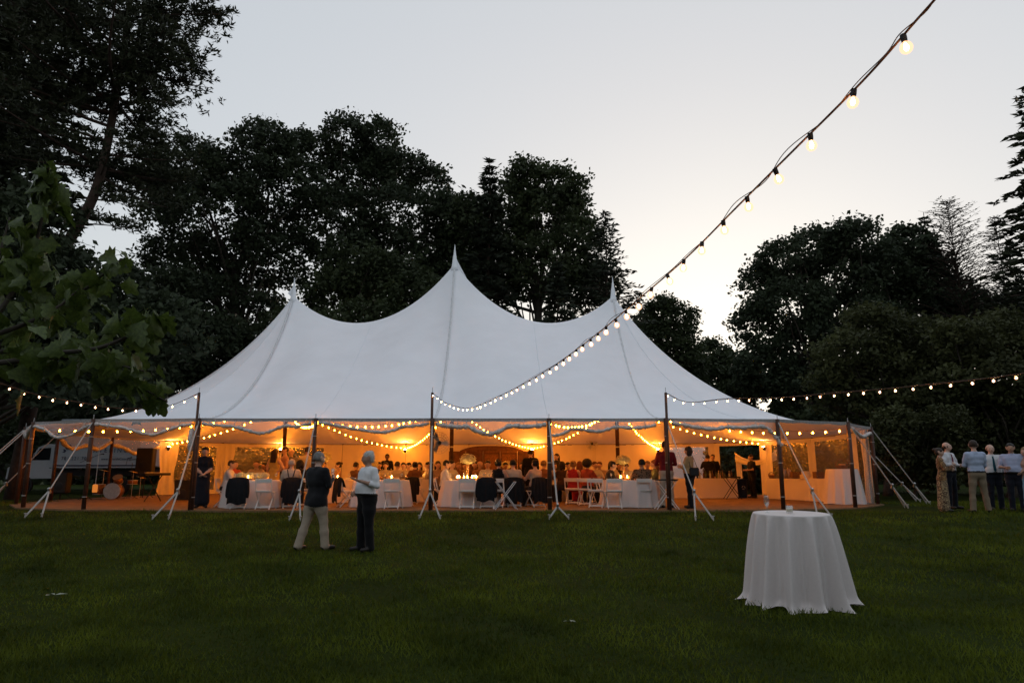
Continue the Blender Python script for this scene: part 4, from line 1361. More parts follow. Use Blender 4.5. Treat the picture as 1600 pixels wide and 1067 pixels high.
TBL = {}
for nm, px, Y, sd, lab in [
    ('A', 398, 19.95, 1, 'round white-clothed table at the front left with low flowers'),
    ('B', 520, 23.4, 2, 'round table with candles behind the man in black shirt'),
    ('C', 596, 20.3, 3, 'round white table half hidden behind the white-haired man'),
    ('D', 734, 20.4, 4, 'round front table crowded with candles below the wooden backdrop'),
    ('E', 640, 24.4, 5, 'round table in second row between the white-haired man and mast'),
    ('F', 985, 20.35, 6, 'round front table with candles beside the patterned-shirt guest'),
    ('G', 885, 25.0, 7, 'round second-row table right of the fifth front pole'),
    ('H', 800, 27.0, 8, 'round table in the back row before the wooden backdrop'),
    ('I', 690, 27.2, 10, 'round back-row table left of the wooden backdrop centre'),
    ('J', 425, 26.0, 11, 'round table at the back left by the clear windows')]:
    TBL[nm] = (round_table(lab, px, Y, seed=sd), XA(px, Y, .7), Y)
TZ = FZ + .757

# candles and flowers
M_glass = bpy.data.materials.new('drinking_glass'); M_glass.use_nodes = True
def _glass():
    nt = M_glass.node_tree; b = nt.nodes['Principled BSDF']
    b.inputs['Transmission Weight'].default_value = 1.0; b.inputs['Roughness'].default_value = .02; b.inputs['IOR'].default_value = 1.45
    b.inputs['Base Color'].default_value = (.96, .98, .98, 1)
M_glass = clear_mat('drinking_glass', (.95, .97, .97), .04, .13, .03, 0, (.8, .84, .86))
M_votive = clear_mat('votive_glass', (1.0, .86, .62), .25, .08, .1, 0, (.9, .55, .25))
M_wax = mat('candle_wax', (.75, .62, .42), .5)
M_flame = emit_mat('candle_flame', (1.0, .55, .16), 55)
def _mesh_votive():
    m = MB(); m.lathe([(.030, 0), (.038, .03), (.040, .095), (.037, .095), (.034, .03), (.0, .012)], 12); a = m.mesh('glass_cup'); a.materials.append(M_votive)
    m = MB(); m.lathe([(.031, .014), (.032, .045), (0, .046)], 10); b = m.mesh('wax'); b.materials.append(M_wax)
    m = MB(); m.lathe([(.001, .046), (.011, .062), (.012, .074), (.006, .094), (.0005, .112)], 8); c = m.mesh('flame'); c.materials.append(M_flame)
    for q in (a, c): q.polygons.foreach_set('use_smooth', np.ones(len(q.polygons), bool))
    return a, b, c
VOT = _mesh_votive()
_where = {'A': 'front left table', 'B': 'table behind the man in black', 'C': 'table behind the white-haired man', 'D': 'front middle table', 'E': 'second-row middle table',
          'F': 'front right table', 'G': 'second-row right table', 'H': 'back-row middle table', 'I': 'back-row left table', 'J': 'back left table'}
def candle(t, dx, dy, sc=1.0):
    _, x, y = TBL[t]
    r = empty('votive_candle', (x + dx, y + dy, TZ)); r.scale = (sc,) * 3
    for nm, me in zip(('glass_cup', 'wax', 'flame'), VOT):
        o = bpy.data.objects.new(nm, me); col.objects.link(o); o.parent = r
    tag(r, 'small lit votive candle in glass on the ' + _where[t], 'candle', 'votive candles on the ' + _where[t])
for t, n in (('A', 3), ('B', 4), ('C', 2), ('D', 8), ('E', 6), ('F', 5), ('G', 3), ('H', 3), ('I', 3), ('J', 2)):
    for k in range(n):
        a = 2.4 * k + ord(t); candle(t, .34 * math.cos(a) * (.5 + .5 * (k % 3) / 2) * 1.2, -.12 + .30 * math.sin(a), 1.15)

M_petal = mat('hydrangea_petal', (.66, .62, .36), .7, .25, 20, .3, 40, trans=.2)
M_green = mat('stem_green', (.05, .08, .025), .6, .3, 12)
def bloom_mesh(seed, r=.23, n=170, flat=.72):
    rs = np.random.default_rng(seed)
    d = rs.normal(size=(n, 3)); d /= np.linalg.norm(d, axis=1, keepdims=True)
    d = d[d[:, 2] > -.45]
    m = MB()
    for v in d:
        c = Vector((v[0] * r, v[1] * r, v[2] * r * flat)) * (.8 + .25 * rs.random())
        t = Vector(v).orthogonal().normalized(); b = Vector(v).cross(t)
        s = .034 * (.8 + .6 * rs.random()); nv = Vector(v)
        m.add([c + t * s + nv * .01, c + b * s, c - t * s + nv * .01, c - b * s, c + nv * .022], [(0, 1, 4), (1, 2, 4), (2, 3, 4), (3, 0, 4)])
    m.ball((0, 0, 0), r * .8, 12, 8, (1, 1, flat))
    return m
def centrepiece(t, label, hv, dx=0, dy=0, r=.23, seed=0, flat=.72):
    _, x, y = TBL[t]
    root = empty('flower_centrepiece', (x + dx, y + dy, TZ))
    if hv > .25:
        m = MB(); m.lathe([(.07, 0), (.072, .012), (.03, .03), (.035, hv * .5), (.055, hv), (.048, hv), (.03, hv * .5), (.0, .05)], 14); m.build('vase', M_votive, root, True)
    else:
        m = MB(); m.lathe([(.07, 0), (.09, hv * .5), (.08, hv), (.06, hv), (0, .02)], 14); m.build('vase', M_glass, root, True)
    o = bloom_mesh(seed, r, 170, flat).build('blossoms', M_petal, root); o.location = (0, 0, hv + r * flat * .5)
    m = MB()
    for k in range(7):
        a = k * .9; m.tube([(0, 0, .1), (.03 * math.cos(a), .03 * math.sin(a), hv), (r * .7 * math.cos(a), r * .7 * math.sin(a), hv + .05)], .006, 4)
    m.build('stems', M_green, root)
    tag(root, label, 'flowers', 'white flower centrepieces on the tables')
centrepiece('D', 'tall vase of cream flowers on the front middle table', .50, -.08, .25, .24, 1)
centrepiece('H', 'cream flower ball in front of the carved wooden backdrop', .42, -.20, .0, .22, 2)
centrepiece('F', 'round greenish flower ball on the front right table', .48, -.15, .3, .22, 3)
centrepiece('B', 'tall cream flower ball above the man in black shirt', .62, -.40, .2, .26, 4)
centrepiece('E', 'small flower spray on table left of white-haired man', .42, -1.35, .2, .20, 5)
for k in range(6):
    centrepiece('A', ['low cream blossoms at the left end of the front left table', 'low cream blossoms second from left on front left table', 'low cream blossoms left of middle on front left table', 'low cream blossoms right of middle on front left table', 'low cream blossoms near right end of front left table', 'low cream blossoms behind the others on front left table'][k], .07, -.36 + .17 * k if k < 5 else 0, -.15 + .1 * (k % 2) if k < 5 else .2, .12, 10 + k)

# ------------------------------------------------------------------ cocktail table on the lawn
ctY = 8.75; ctx = XA(1240, ctY, -.1); ctz = float(gz(ctx, ctY))
ct = empty('cocktail_table', (ctx, ctY, ctz), R(35)); ct.rotation_euler = (R(1.6), 0, R(0))
me = draped_round(.450, 1.065, .535, 12, .085, 47, puddle=.045, n=320, rows=60, drag=[(math.pi * 1.04, .07), (-.12, .10), (-.9, .04)])
link('tablecloth', me, M_linen, ct, True)
m = MB(); m.lathe([(.44, 1.03), (.44, 1.052), (0, 1.052)], 40); m.build('tabletop', M_wood, ct)
m = MB(); m.tube([(0, 0, .03), (0, 0, 1.03)], .04, 12); m.build('pedestal', M_steel, ct, True)
tag(ct, 'tall cocktail table under a floor-length white cloth on the lawn', 'table')
top_z = ctz + 1.067
def on_top(px, dy):
    y = ctY + dy; return Vector((XA(px, y, top_z), y, top_z + dy * -.0))
g = empty('champagne_flute', on_top(1199, -.02) - Vector((0, 0, .0)))
m = MB()
m.lathe([(.034, .0), (.034, .003), (.006, .008), (.004, .03), (.0045, .062), (.012, .075), (.030, .105), (.034, .14), (.032, .19), (.028, .205),
         (.0265, .205), (.0305, .19), (.0325, .14), (.028, .107), (.010, .080), (0, .078)], 28)
m.build('glass', M_glass, g, True)
m = MB(); m.lathe([(0, .081), (.010, .083), (.0265, .108), (.028, .118), (0, .118)], 20); m.build('drink', clear_mat('pale_drink', (.88, .93, .92), .12, .05), g, True)
tag(g, 'half-empty stemmed champagne glass on the cocktail table', 'glass')
g = empty('tumbler_glass', on_top(1234, -.10))
m = MB(); m.lathe([(.036, 0), (.040, .004), (.042, .09), (.0405, .09), (.037, .014), (0, .012)], 28); m.build('glass', M_glass, g, True)
m = MB(); m.lathe([(0, .0125), (.0365, .014), (.039, .058), (0, .058)], 24); m.build('candle', M_wax, g, True)
tag(g, 'short straight-sided tumbler on the cocktail table', 'glass')

# ------------------------------------------------------------------ serving tables at the right
def drape_box(label, name, A, B, depth, h=.755, m=M_linen, seed=0, grp='cloth-covered serving tables'):
    """A, B: front corners (x, y)"""
    A = Vector((*A, 0)); B = Vector((*B, 0)); t = (B - A); L = t.length
    root = empty(name, ((A.x + B.x) / 2, (A.y + B.y) / 2, FZ), math.atan2(t.y, t.x))
    per = []
    rc = .05
    def side(a, b, n):
        for k in range(n): per.append((a[0] + (b[0] - a[0]) * k / n, a[1] + (b[1] - a[1]) * k / n))
    hx = L / 2
    side((-hx, 0), (hx, 0), 40); side((hx, 0), (hx, depth), 14); side((hx, depth), (-hx, depth), 20); side((-hx, depth), (-hx, 0), 14)
    n = len(per); rs = np.random.default_rng(seed); ph = rs.random(4) * 6
    rows = 9; vs = []
    for k in range(rows + 1):
        f = k / rows
        for q, (x, y) in enumerate(per):
            o = Vector((x, y - depth / 2, 0)); o.normalize()
            fo = (.012 * math.sin(q * .9 + ph[0]) + .010 * math.sin(q * .43 + ph[1])) * f + .02 * f
            vs.append((x + o.x * fo, y + o.y * fo, h - (h - .01) * f - (0 if k else 0)))
    fs = [(k * n + q, (k + 1) * n + q, (k + 1) * n + (q + 1) % n, k * n + (q + 1) % n) for k in range(rows) for q in range(n)]
    fs.append(tuple(range(n)))
    mb = MB(); mb.add(vs, fs); mb.build('tablecloth', m, root)
    mb = MB(); mb.box((0, depth / 2, h - .03), (L - .06, depth - .06, .03)); mb.build('tabletop', M_wood, root)
    return tag(root, label, 'table', grp)
drape_box('long serving bar table under white cloth behind the woman', 'serving_table', (XA(1050, 27, .4), 27.0), (XA(1152, 27, .4), 27.0), .75, seed=1)
drape_box('long dessert table under white cloth at the right end', 'serving_table', (XA(1199, 26.5, .4), 26.5), (XA(1260, 24.6, .4), 24.6), .8, seed=2)
drape_box('dessert table end closest to the lawn under white cloth', 'serving_table', (XA(1258, 24.4, .4), 24.4), (XA(1300, 23.2, .4), 23.2), .8, h=.77, seed=3)
r = empty('round_table', (XA(1318, 22.0, .5), 22.0, FZ))
link('tablecloth', draped_round(.46, 1.08, .58, 12, .035, 77, n=130, rows=20), M_linen, r, True)
m = MB(); m.lathe([(.44, 1.05), (.44, 1.07), (0, 1.07)], 28); m.build('tabletop', M_wood, r)
tag(r, 'tall cloth-covered cocktail table inside the right tent end', 'table')

# things on the serving tables
M_metal_warm = mat('brushed_urn', (.45, .38, .30), .3, .1, 20, metal=.9)
M_brown = mat('wooden_crate', (.16, .08, .04), .7, .3, 12, .3, 30)
M_bread = mat('baked_bread', (.42, .25, .11), .7, .3, 16, .3, 30)
for k, (px, lab) in enumerate([(1224, 'left metal coffee urn on the dessert table'), (1233, 'right metal coffee urn on the dessert table')]):
    r = empty('coffee_urn', (XA(px, 26.3, 1), 26.3 + .1 * k, FZ + .757))
    m = MB(); m.lathe([(.10, 0), (.11, .03), (.11, .30), (.09, .33), (.03, .36), (.02, .39), (0, .40)], 18); m.build('body', M_metal_warm, r, True)
    m = MB(); m.tube([(0, -.10, .07), (0, -.15, .07), (0, -.155, .04)], .012, 6); m.build('tap', M_black, r)
    tag(r, lab, 'urn', 'coffee urns')
for k, (px, Y, w, hh, lab) in enumerate([(1262, 24.6, .42, .26, 'two-tier cake on the dessert table'), (1276, 24.3, .30, .14, 'small cake beside the two-tier cake')]):
    r = empty('cake', (XA(px, Y, 1), Y + .15, FZ + .757))
    m = MB(); m.lathe([(w / 2, 0), (w / 2, hh * .55), (w * .34, hh * .56), (w * .34, hh), (0, hh + .01)], 20); m.build('icing', mat('icing', (.72, .60, .42), .6), r)
    m = MB(); m.lathe([(w / 2 + .04, -.0), (w / 2 + .05, .008), (0, .009)], 20); m.build('plate', M_white_paint, r)
    tag(r, lab, 'cake')
for k, (px, Y, lab) in enumerate([(1288, 23.7, 'wooden crate of favours at the right of the dessert table'), (1247, 25.1, 'low wooden crate in the middle of the dessert table')]):
    r = empty('wooden_crate', (XA(px, Y, 1), Y + .2, FZ + .775))
    for q in range(3):
        m = MB(); m.box((0, -.15, .04 + .075 * q), (.5 - .15 * k, .015, .06)); m.build('slat', M_brown, r)
        m = MB(); m.box((0, .15, .04 + .075 * q), (.5 - .15 * k, .015, .06)); m.build('slat', M_brown, r)
    for q in (-1, 1):
        m = MB(); m.box((q * (.24 - .075 * k), 0, .12), (.018, .28, .22)); m.build('end_panel', M_brown, r)
    m = MB(); m.box((0, 0, .012), (.46 - .15 * k, .28, .012)); m.build('bottom', M_brown, r)
    tag(r, lab, 'crate', 'wooden crates on the dessert table')
def basket(x, y, z, lab, rr=.16):
    r = empty('basket', (x, y, z)); m = MB()
    m.lathe([(rr * .7, 0), (rr, .10), (rr * 1.02, .11), (rr * .95, .11), (rr * .66, .01), (0, .01)], 18); m.build('bowl', M_brown, r)
    m = MB(); m.tube([(rr * math.cos(a), 0, .1 + rr * 1.1 * math.sin(a)) for a in [math.pi * k / 10 for k in range(11)]], .012, 6); m.build('handle', M_brown, r)
    rs = np.random.default_rng(int(abs(x) * 100))
    for k in range(6):
        m = MB(); m.ball((rs.normal() * .06, rs.normal() * .05, .11 + .03 * rs.random()), .05, 8, 6, (1, 1, .7)); m.build('bread_roll', M_bread, r, True)
    tag(r, lab, 'basket')
basket(XA(1316, 22, 1.1), 22.0, FZ + 1.083, 'handled basket on the tall table at the right end', .2)
basket(XA(1210, 26.4, 1), 26.7, FZ + .757, 'small basket at the left end of the dessert table', .12)
M_bottle = [mat('green_bottle', (.01, .03, .012), .15, spec=.6), mat('amber_bottle', (.06, .02, .005), .15, spec=.6), mat('clear_bottle', (.30, .28, .24), .1, spec=.6)]
_bl = ['first', 'second', 'third', 'fourth', 'fifth', 'sixth', 'seventh', 'eighth', 'ninth', 'tenth', 'eleventh', 'twelfth']
for k in range(12):
    px = 1090 + 5.0 * k
    m = MB(); hgt = .26 + .05 * ((k * 7) % 3) / 2
    m.lathe([(.036, 0), (.038, .01), (.038, hgt * .58), (.014, hgt * .76), (.014, hgt), (0, hgt)], 10)
    o = m.build('bottle', M_bottle[(k * 5) % 3], None, True); o.location = (XA(px, 27.2, 1), 27.25 + .12 * (k % 2), FZ + .757)
    tag(o, _bl[k] + ' drink bottle from the left on the serving bar', 'bottle', 'bottles on the serving bar')

# blue recycling bin
r = empty('recycling_bin', (XA(1158, 27.6, .4), 27.6, FZ))
M_blue = mat('blue_plastic', (.012, .04, .13), .45, .1, 8)
m = MB(); m.lathe([(.20, 0), (.215, .02), (.255, .70), (.265, .70), (.265, .74), (.245, .74), (.21, .05), (0, .04)], 24); m.build('bin_body', M_blue, r, True)
m = MB(); m.tube([(.266 * math.cos(a), .266 * math.sin(a), .72) for a in [2 * math.pi * k / 28 for k in range(28)]], .012, 5, closed=True); m.build('rim', M_blue, r, True)
M_decal = mat('pale_print', (.55, .6, .65), .6)
dec = MB()
for q in range(3):
    a0 = R(90 + 120 * q)
    c = Vector((.055 * math.cos(a0 + .9), 0, .055 * math.sin(a0 + .9)))
    d = Vector((math.cos(a0 + .9 - 1.57), 0, math.sin(a0 + .9 - 1.57))); nn = Vector((-d.z, 0, d.x))
    dec.add([c - d * .04 - nn * .009, c + d * .015 - nn * .009, c + d * .015 - nn * .022, c + d * .05, c + d * .015 + nn * .022, c + d * .015 + nn * .009, c - d * .04 + nn * .009], [(0, 1, 5, 6), (1, 2, 3, 4, 5)])
o = dec.build('recycling_mark', M_decal, r); o.location = (.02, -.248, .40); o.rotation_euler = (R(4), 0, 0)
tag(r, 'blue recycling bin with pale arrow mark beside the serving bar', 'bin')

# folding tray stands
def tray_stand(label, px, Y, rot, tray, c=M_steel, hgt=.78, sp=.30):
    r = empty('tray_stand', (XA(px, Y, .4), Y, FZ), R(rot))
    for y in (-.18, .18):
        for q in (-1, 1):
            m = MB(); m.tube([(q * sp, y + q * .015, 0), (-q * sp * .85, y + q * .015, hgt)], .013, 6); m.build('leg', c, r)
    for q in (-1, 1):
        m = MB(); m.tube([(q * sp * .85, -.2, hgt), (q * sp * .85, .2, hgt)], .013, 6); m.build('cross_bar', c, r)
    tag(r, label, 'tray stand', 'folding tray stands')
    if tray:
        t = empty('serving_tray', (XA(px, Y, .8), Y, FZ + hgt + .014), R(rot)); m = MB()
        m.lathe([(.30, 0), (.33, .03), (.325, .035), (.295, .008), (0, .008)], 24); m.build('tray', M_black, t, True)
        tag(t, tray, 'tray')
tray_stand('empty folding tray stand standing at the tent edge before table', 790, 18.75, 8, None, M_steel, .72)
tray_stand('tray stand beside the man in the red shirt', 1041, 18.95, 0, 'round black serving tray on stand beside red-shirt man', M_white_paint, .74)
tray_stand('thin dark tray stand in front of the serving bar', 1144, 26.4, 0, 'black tray on the stand by the serving bar', M_black, .78)

# carved wooden backdrop
bx, bY = XA(768, 33.4, 1), 33.4
r = empty('wooden_backdrop', (bx, bY, FZ))
M_carve = mat('carved_dark_wood', (.085, .034, .016), .55, .5, 5, .8, 18)
M_carve2 = mat('carved_warm_wood', (.15, .065, .028), .55, .6, 14, 1.0, 30)
W = 4.15
for k in range(5):
    w = W / 5; x0 = -W / 2 + w * (k + .5)
    m = MB(); m.box((x0, 0, 1.0), (w - .02, .05, 2.0), None, .01); m.build('panel', M_carve2 if k in (2, 3) else M_carve, r)
    m = MB()
    for (dx, dz, sx, sz) in ((0, 1.9, w - .06, .09), (0, .1, w - .06, .12), (-w / 2 + .06, 1.0, .08, 1.8), (w / 2 - .06, 1.0, .08, 1.8)):
        m2 = MB(); m2.box((x0 + dx, -.035, dz), (sx, .03, sz), None, .006); m2.build('moulding', M_carve, r)
m = MB(); n = 24; vs = []
for k in range(n + 1):
    f = k / n * 2 - 1
    x = f * W * .37; zt = 2.02 + .24 * (1 - abs(f) ** 3.2)
    vs += [(x, -.05, 2.0), (x, -.05, zt), (x, .05, zt), (x, .05, 2.0)]
m.add(vs, [(k * 4 + a, k * 4 + 4 + a, k * 4 + 4 + (a + 1) % 4, k * 4 + (a + 1) % 4) for k in range(n) for a in range(4)])
m.build('arched_top', M_carve, r)
tag(r, 'carved dark wooden backdrop with arched top against the back wall', 'backdrop')

# fans on poles
def fan(label, px, py, Y, rot, pole):
    c = P(px, py, Y); r = empty('pole_fan', c, R(rot))
    m = MB()
    for q in range(4):
        rr = .09 + .07 * q; m.tube([(rr * math.cos(a), -.06 * (1 - q / 4), rr * math.sin(a)) for a in [2 * math.pi * k / 24 for k in range(24)]], .005, 4, closed=True)
    for k in range(20):
        a = 2 * math.pi * k / 20; m.tube([(.05 * math.cos(a), -.06, .05 * math.sin(a)), (.30 * math.cos(a), 0, .30 * math.sin(a)), (.07 * math.cos(a), .10, .07 * math.sin(a))], .003, 3)
    m.build('cage', M_steel, r)
    for k in range(3):
        a = 2.1 * k; m = MB(); t = Vector((math.cos(a), 0, math.sin(a))); n_ = Vector((-t.z, .25, t.x))
        m.add([t * .04 - n_ * .03, t * .27 - n_ * .08, t * .27 + n_ * .08, t * .04 + n_ * .03], [(0, 1, 2, 3)]); m.build('blade', M_steel, r)
    m = MB(); m.lathe([(.0, -.07), (.05, -.06), (.07, 0), (.07, .12), (.04, .16), (0, .17)], 14, M=Matrix.Rotation(R(-90), 3, 'X')); m.build('motor', M_black, r, True)
    m = MB(); d = Vector(pole) - c; d.rotate(Matrix.Rotation(-R(rot), 3, 'Z')); m.tube([(0, .1, 0), (0, .14, .12), d + Vector((0, 0, .14))], .014, 6); m.build('bracket', M_black, r)
    tag(r, label, 'fan', 'fans clamped to the tent poles')
fan('wire-caged fan clamped beside the third front pole', 686, 692, 19.3, 25, (-2.15, 18.56, 2.1))
fan('caged fan mounted high before the right back wall', 925, 693, 33.6, 5, (4.15, 34.4, 2.2))

# ------------------------------------------------------------------ catering truck at the left
def truck():
    Y0 = 33.5
    r = empty('catering_truck', (XA(150, Y0, 1), Y0, 0), R(-4))
    M_van = mat('white_truck_paint', (.40, .43, .47), .35, .04, 2, spec=.5)
    M_dk = mat('dark_underbody', (.015, .015, .017), .7)
    M_tyre = mat('tyre_rubber', (.012, .012, .012), .9)
    M_nv = mat('navy_stripe', (.012, .018, .06), .4)
    M_winglass = mat('truck_window_glass', (.01, .012, .015), .08, spec=.8)
    L = 4.25; bx = .0
    m = MB(); m.box((0, 1.1, 2.45), (L, 2.2, 2.30), None, .05); m.build('cargo_box', M_van, r)
    m = MB(); m.box((0, -.008, 1.36), (L - .06, .02, .05)); m.build('stripe', M_nv, r)
    m = MB(); m.box((0, -.012, 1.28), (L, .03, .07)); m.build('lower_rail', M_van, r)
    m = MB(); m.box((-.8, 1.1, 1.02), (L + 2.2, 1.6, .28)); m.build('chassis', M_dk, r)
    # cab
    m = MB(); prof = [(-2.25, .75), (-2.25, 2.35), (-2.75, 2.40), (-3.15, 2.25), (-3.55, 1.62), (-4.35, 1.42), (-4.62, 1.25), (-4.66, .72)]
    k = len(prof); m.add([(x, .10, z) for x, z in prof] + [(x, 2.1, z) for x, z in prof], [tuple(range(k))[::-1], tuple(range(k, 2 * k))] + [(q, (q + 1) % k, (q + 1) % k + k, q + k) for q in range(k)])
    cb = m.build('cab', M_van, r)
    m = MB(); m.add([(-2.5, .09, 1.62), (-2.5, .09, 2.22), (-3.08, .09, 2.18), (-3.42, .09, 1.62)], [(0, 1, 2, 3)]); m.build('side_window', M_winglass, cb)
    m = MB(); m.box((-2.42, .09, 1.25), (.10, .02, .03)); m.build('door_handle', M_dk, cb)
    m = MB(); m.box((-4.62, .35, 1.05), (.06, .26, .16), None, .02); m.build('headlight', M_glass, cb)
    m = MB(); m.box((-3.35, -.02, 1.85), (.05, .14, .26), None, .02); m.build('mirror', M_dk, cb)
    for x in (-3.75, 1.2):
        w = empty('wheel'); w.parent = r; w.location = (x, .22, .40)
        m = MB(); m.lathe([(.22, -.12), (.38, -.11), (.40, -.06), (.40, .06), (.38, .11), (.22, .12)], 24, M=Matrix.Rotation(R(90), 3, 'X')); m.build('tyre', M_tyre, w, True)
        m = MB(); m.lathe([(.0, .07), (.08, .09), (.21, .10), (.23, .06), (.23, -.05)], 18, M=Matrix.Rotation(R(90), 3, 'X')); m.build('rim', M_steel, w, True)
    m = MB(); m.lathe([(.50, -.02), (.50, .02), (.40, .02), (.40, -.02)], 24, (-3.75, .095, .42), Matrix.Rotation(R(90), 3, 'X')); m.build('wheel_arch', M_dk, r)
    def text(s, x, z, size, name, sp=1.0):
        cu = bpy.data.curves.new(name, 'FONT'); cu.body = s; cu.size = size; cu.space_character = sp; cu.align_x = 'LEFT'; cu.extrude = .002
        tmp = bpy.data.objects.new(name, cu); col.objects.link(tmp)
        bpy.context.view_layer.update()
        me = bpy.data.meshes.new_from_object(tmp.evaluated_get(bpy.context.evaluated_depsgraph_get()))
        bpy.data.objects.remove(tmp)
        me.materials.append(M_nv)
        o = link(name, me, None, r); o.location = (x, -.012, z); o.rotation_euler = (R(90), 0, 0)
    text('CATERING', -.55, 1.98, .30, 'lettering', 1.55)
    text('781.221.7003', -1.85, 1.62, .23, 'phone_number', 1.25)
    text('www.FiresideCatering.com', .18, 1.62, .15, 'web_address', 1.1)
    m = MB()
    for q in range(9):
        a = q * .7; c = Vector((-1.62 + .20 * math.cos(a) * (.3 + q / 12), 0, 2.16 + .20 * math.sin(a * 1.3) * (.3 + q / 12)))
        t = Vector((math.cos(a), 0, math.sin(a))); n_ = Vector((-t.z, 0, t.x))
        m.add([c - t * .10, c + n_ * .04, c + t * .10, c - n_ * .04], [(0, 3, 2, 1)])
    o = m.build('emblem', M_nv, r); o.location = (0, -.005, 0)
    tag(r, 'white box truck with caterer lettering parked behind the left tent end', 'truck')
truck()

# caterer's white pop-up shelter seen through the window
r = empty('catering_shelter', (XA(1058, 37.5, 1), 37.5, 0), R(3))
m = MB(); W, D, n = 3.3, 2.6, 46; vs = []
for k in range(9):
    z = 2.55 * (1 - k / 8)
    for q in range(n):
        f = q / (n - 1); x = -W / 2 + W * min(f / .65, 1); y = 0 if f < .65 else D * (f - .65) / .35
        vs.append((x + (.03 * math.sin(q * 1.9) if f > .5 else .012 * math.sin(q * 1.3)) * k / 8, y + .03 * math.sin(q * 1.3 + k * .2) * k / 8, z))
m.add(vs, [(k * n + q, (k + 1) * n + q, (k + 1) * n + q + 1, k * n + q + 1) for k in range(8) for q in range(n - 1)])
m.build('side_sheet', M_canvas, r, True)
m = MB(); m.add([(-W / 2, 0, 2.56), (W / 2 - .3, 0, 2.60), (W / 2, 0, 2.45), (W / 2, D, 2.45), (W / 2 - .3, D, 2.6), (-W / 2, D, 2.56), (0, D / 2, 3.1)], [(0, 1, 6), (1, 2, 3, 4), (1, 4, 6), (4, 5, 6), (5, 0, 6)]); m.build('roof', M_canvas, r)
for x in (-W / 2 + .05, W / 2 - .05):
    for y in (.06, D - .06):
        m = MB(); m.tube([(x, y, 0), (x, y, 2.5)], .025, 6); m.build('post', M_steel, r)
tag(r, 'white sheeted catering shelter seen through the right back window', 'shelter')

# ------------------------------------------------------------------ band corner at the left
def mic_stand(label, px, Y, hgt, boom, rot=0):
    r = empty('microphone_stand', (XA(px, Y, .5), Y, FZ), R(rot)); m = MB(); m.tube([(0, 0, .02), (0, 0, hgt)], .011, 6); m.build('upright', M_black, r)
    for k in range(3):
        a = 2.1 * k + .3; m = MB(); m.tube([(0, 0, .18), (.28 * math.cos(a), .28 * math.sin(a), .0)], .011, 5); m.build('leg', M_black, r)
    m = MB(); m.tube([(-.25, 0, hgt - .12), (boom, 0, hgt + .18)], .009, 5); bm = m.build('boom', M_black, r)
    m = MB(); m.tube([(boom, 0, hgt + .18), (boom + .12, 0, hgt + .2)], [.012, .020], 8); m.ball((boom + .14, 0, hgt + .2), .027, 8, 6); m.build('microphone', M_black, r)
    tag(r, label, 'microphone stand', 'microphone stands in the band corner')
mic_stand('microphone stand before the truck lettering', 203, 27.0, 1.35, -.2)
mic_stand('boom microphone stand left of the wide dark pole', 132, 25.5, 1.45, .35, 20)
def speaker(label, px, Y, w, h, z=.0, stand=0):
    r = empty('loudspeaker', (XA(px, Y, .5), Y, FZ), R(6))
    z = stand
    m = MB(); m.box((0, 0, z + h / 2 + .03), (w, .38, h), None, .02); m.build('cabinet', M_black, r)
    m = MB(); m.box((0, -.195, z + h / 2 + .03), (w - .06, .012, h - .08)); m.build('grille', mat('speaker_grille', (.02, .02, .02), .6, .2, 90, .5, 200), r)
    m = MB(); m.lathe([(w * .3, 0), (w * .25, .01), (0, .02)], 18, (0, -.204, z + h * .38), Matrix.Rotation(R(90), 3, 'X')); m.build('woofer', M_black, r)
    if stand:
        m = MB(); m.tube([(0, 0, 0), (0, 0, stand + .05)], .02, 8); m.build('pole', M_black, r)
        for k in range(3):
            a = 2.1 * k; m = MB(); m.tube([(0, 0, .35), (.4 * math.cos(a), .4 * math.sin(a), .01)], .013, 5); m.build('leg', M_black, r)
    tag(r, label, 'loudspeaker', 'black loudspeakers of the band')
speaker('tall black loudspeaker right of the truck lettering', 224, 27.5, .62, 1.05, stand=.85)
speaker('squat black loudspeaker on floor by left window', 288, 24.5, .55, .7)
speaker('black loudspeaker on stand at the far left of band', 96, 26.0, .5, .75, stand=.2)
r = empty('keyboard', (XA(240, 24, .5), 24.0, FZ), R(70)); m = MB(); m.box((0, 0, .92), (1.1, .30, .09), None, .015); m.build('case', M_black, r)
for k in range(14):
    m = MB(); m.box((-.45 + .07 * k, -.09, .972), (.062, .11, .014)); m.build('key', M_white_paint, r)
for q in (-1, 1):
    m = MB(); m.tube([(q * .35, 0, 0), (-q * .3, 0, .88)], .018, 6); m.build('stand_leg', M_black, r)
tag(r, 'keyboard on a crossed stand left of the gathered curtain', 'keyboard')
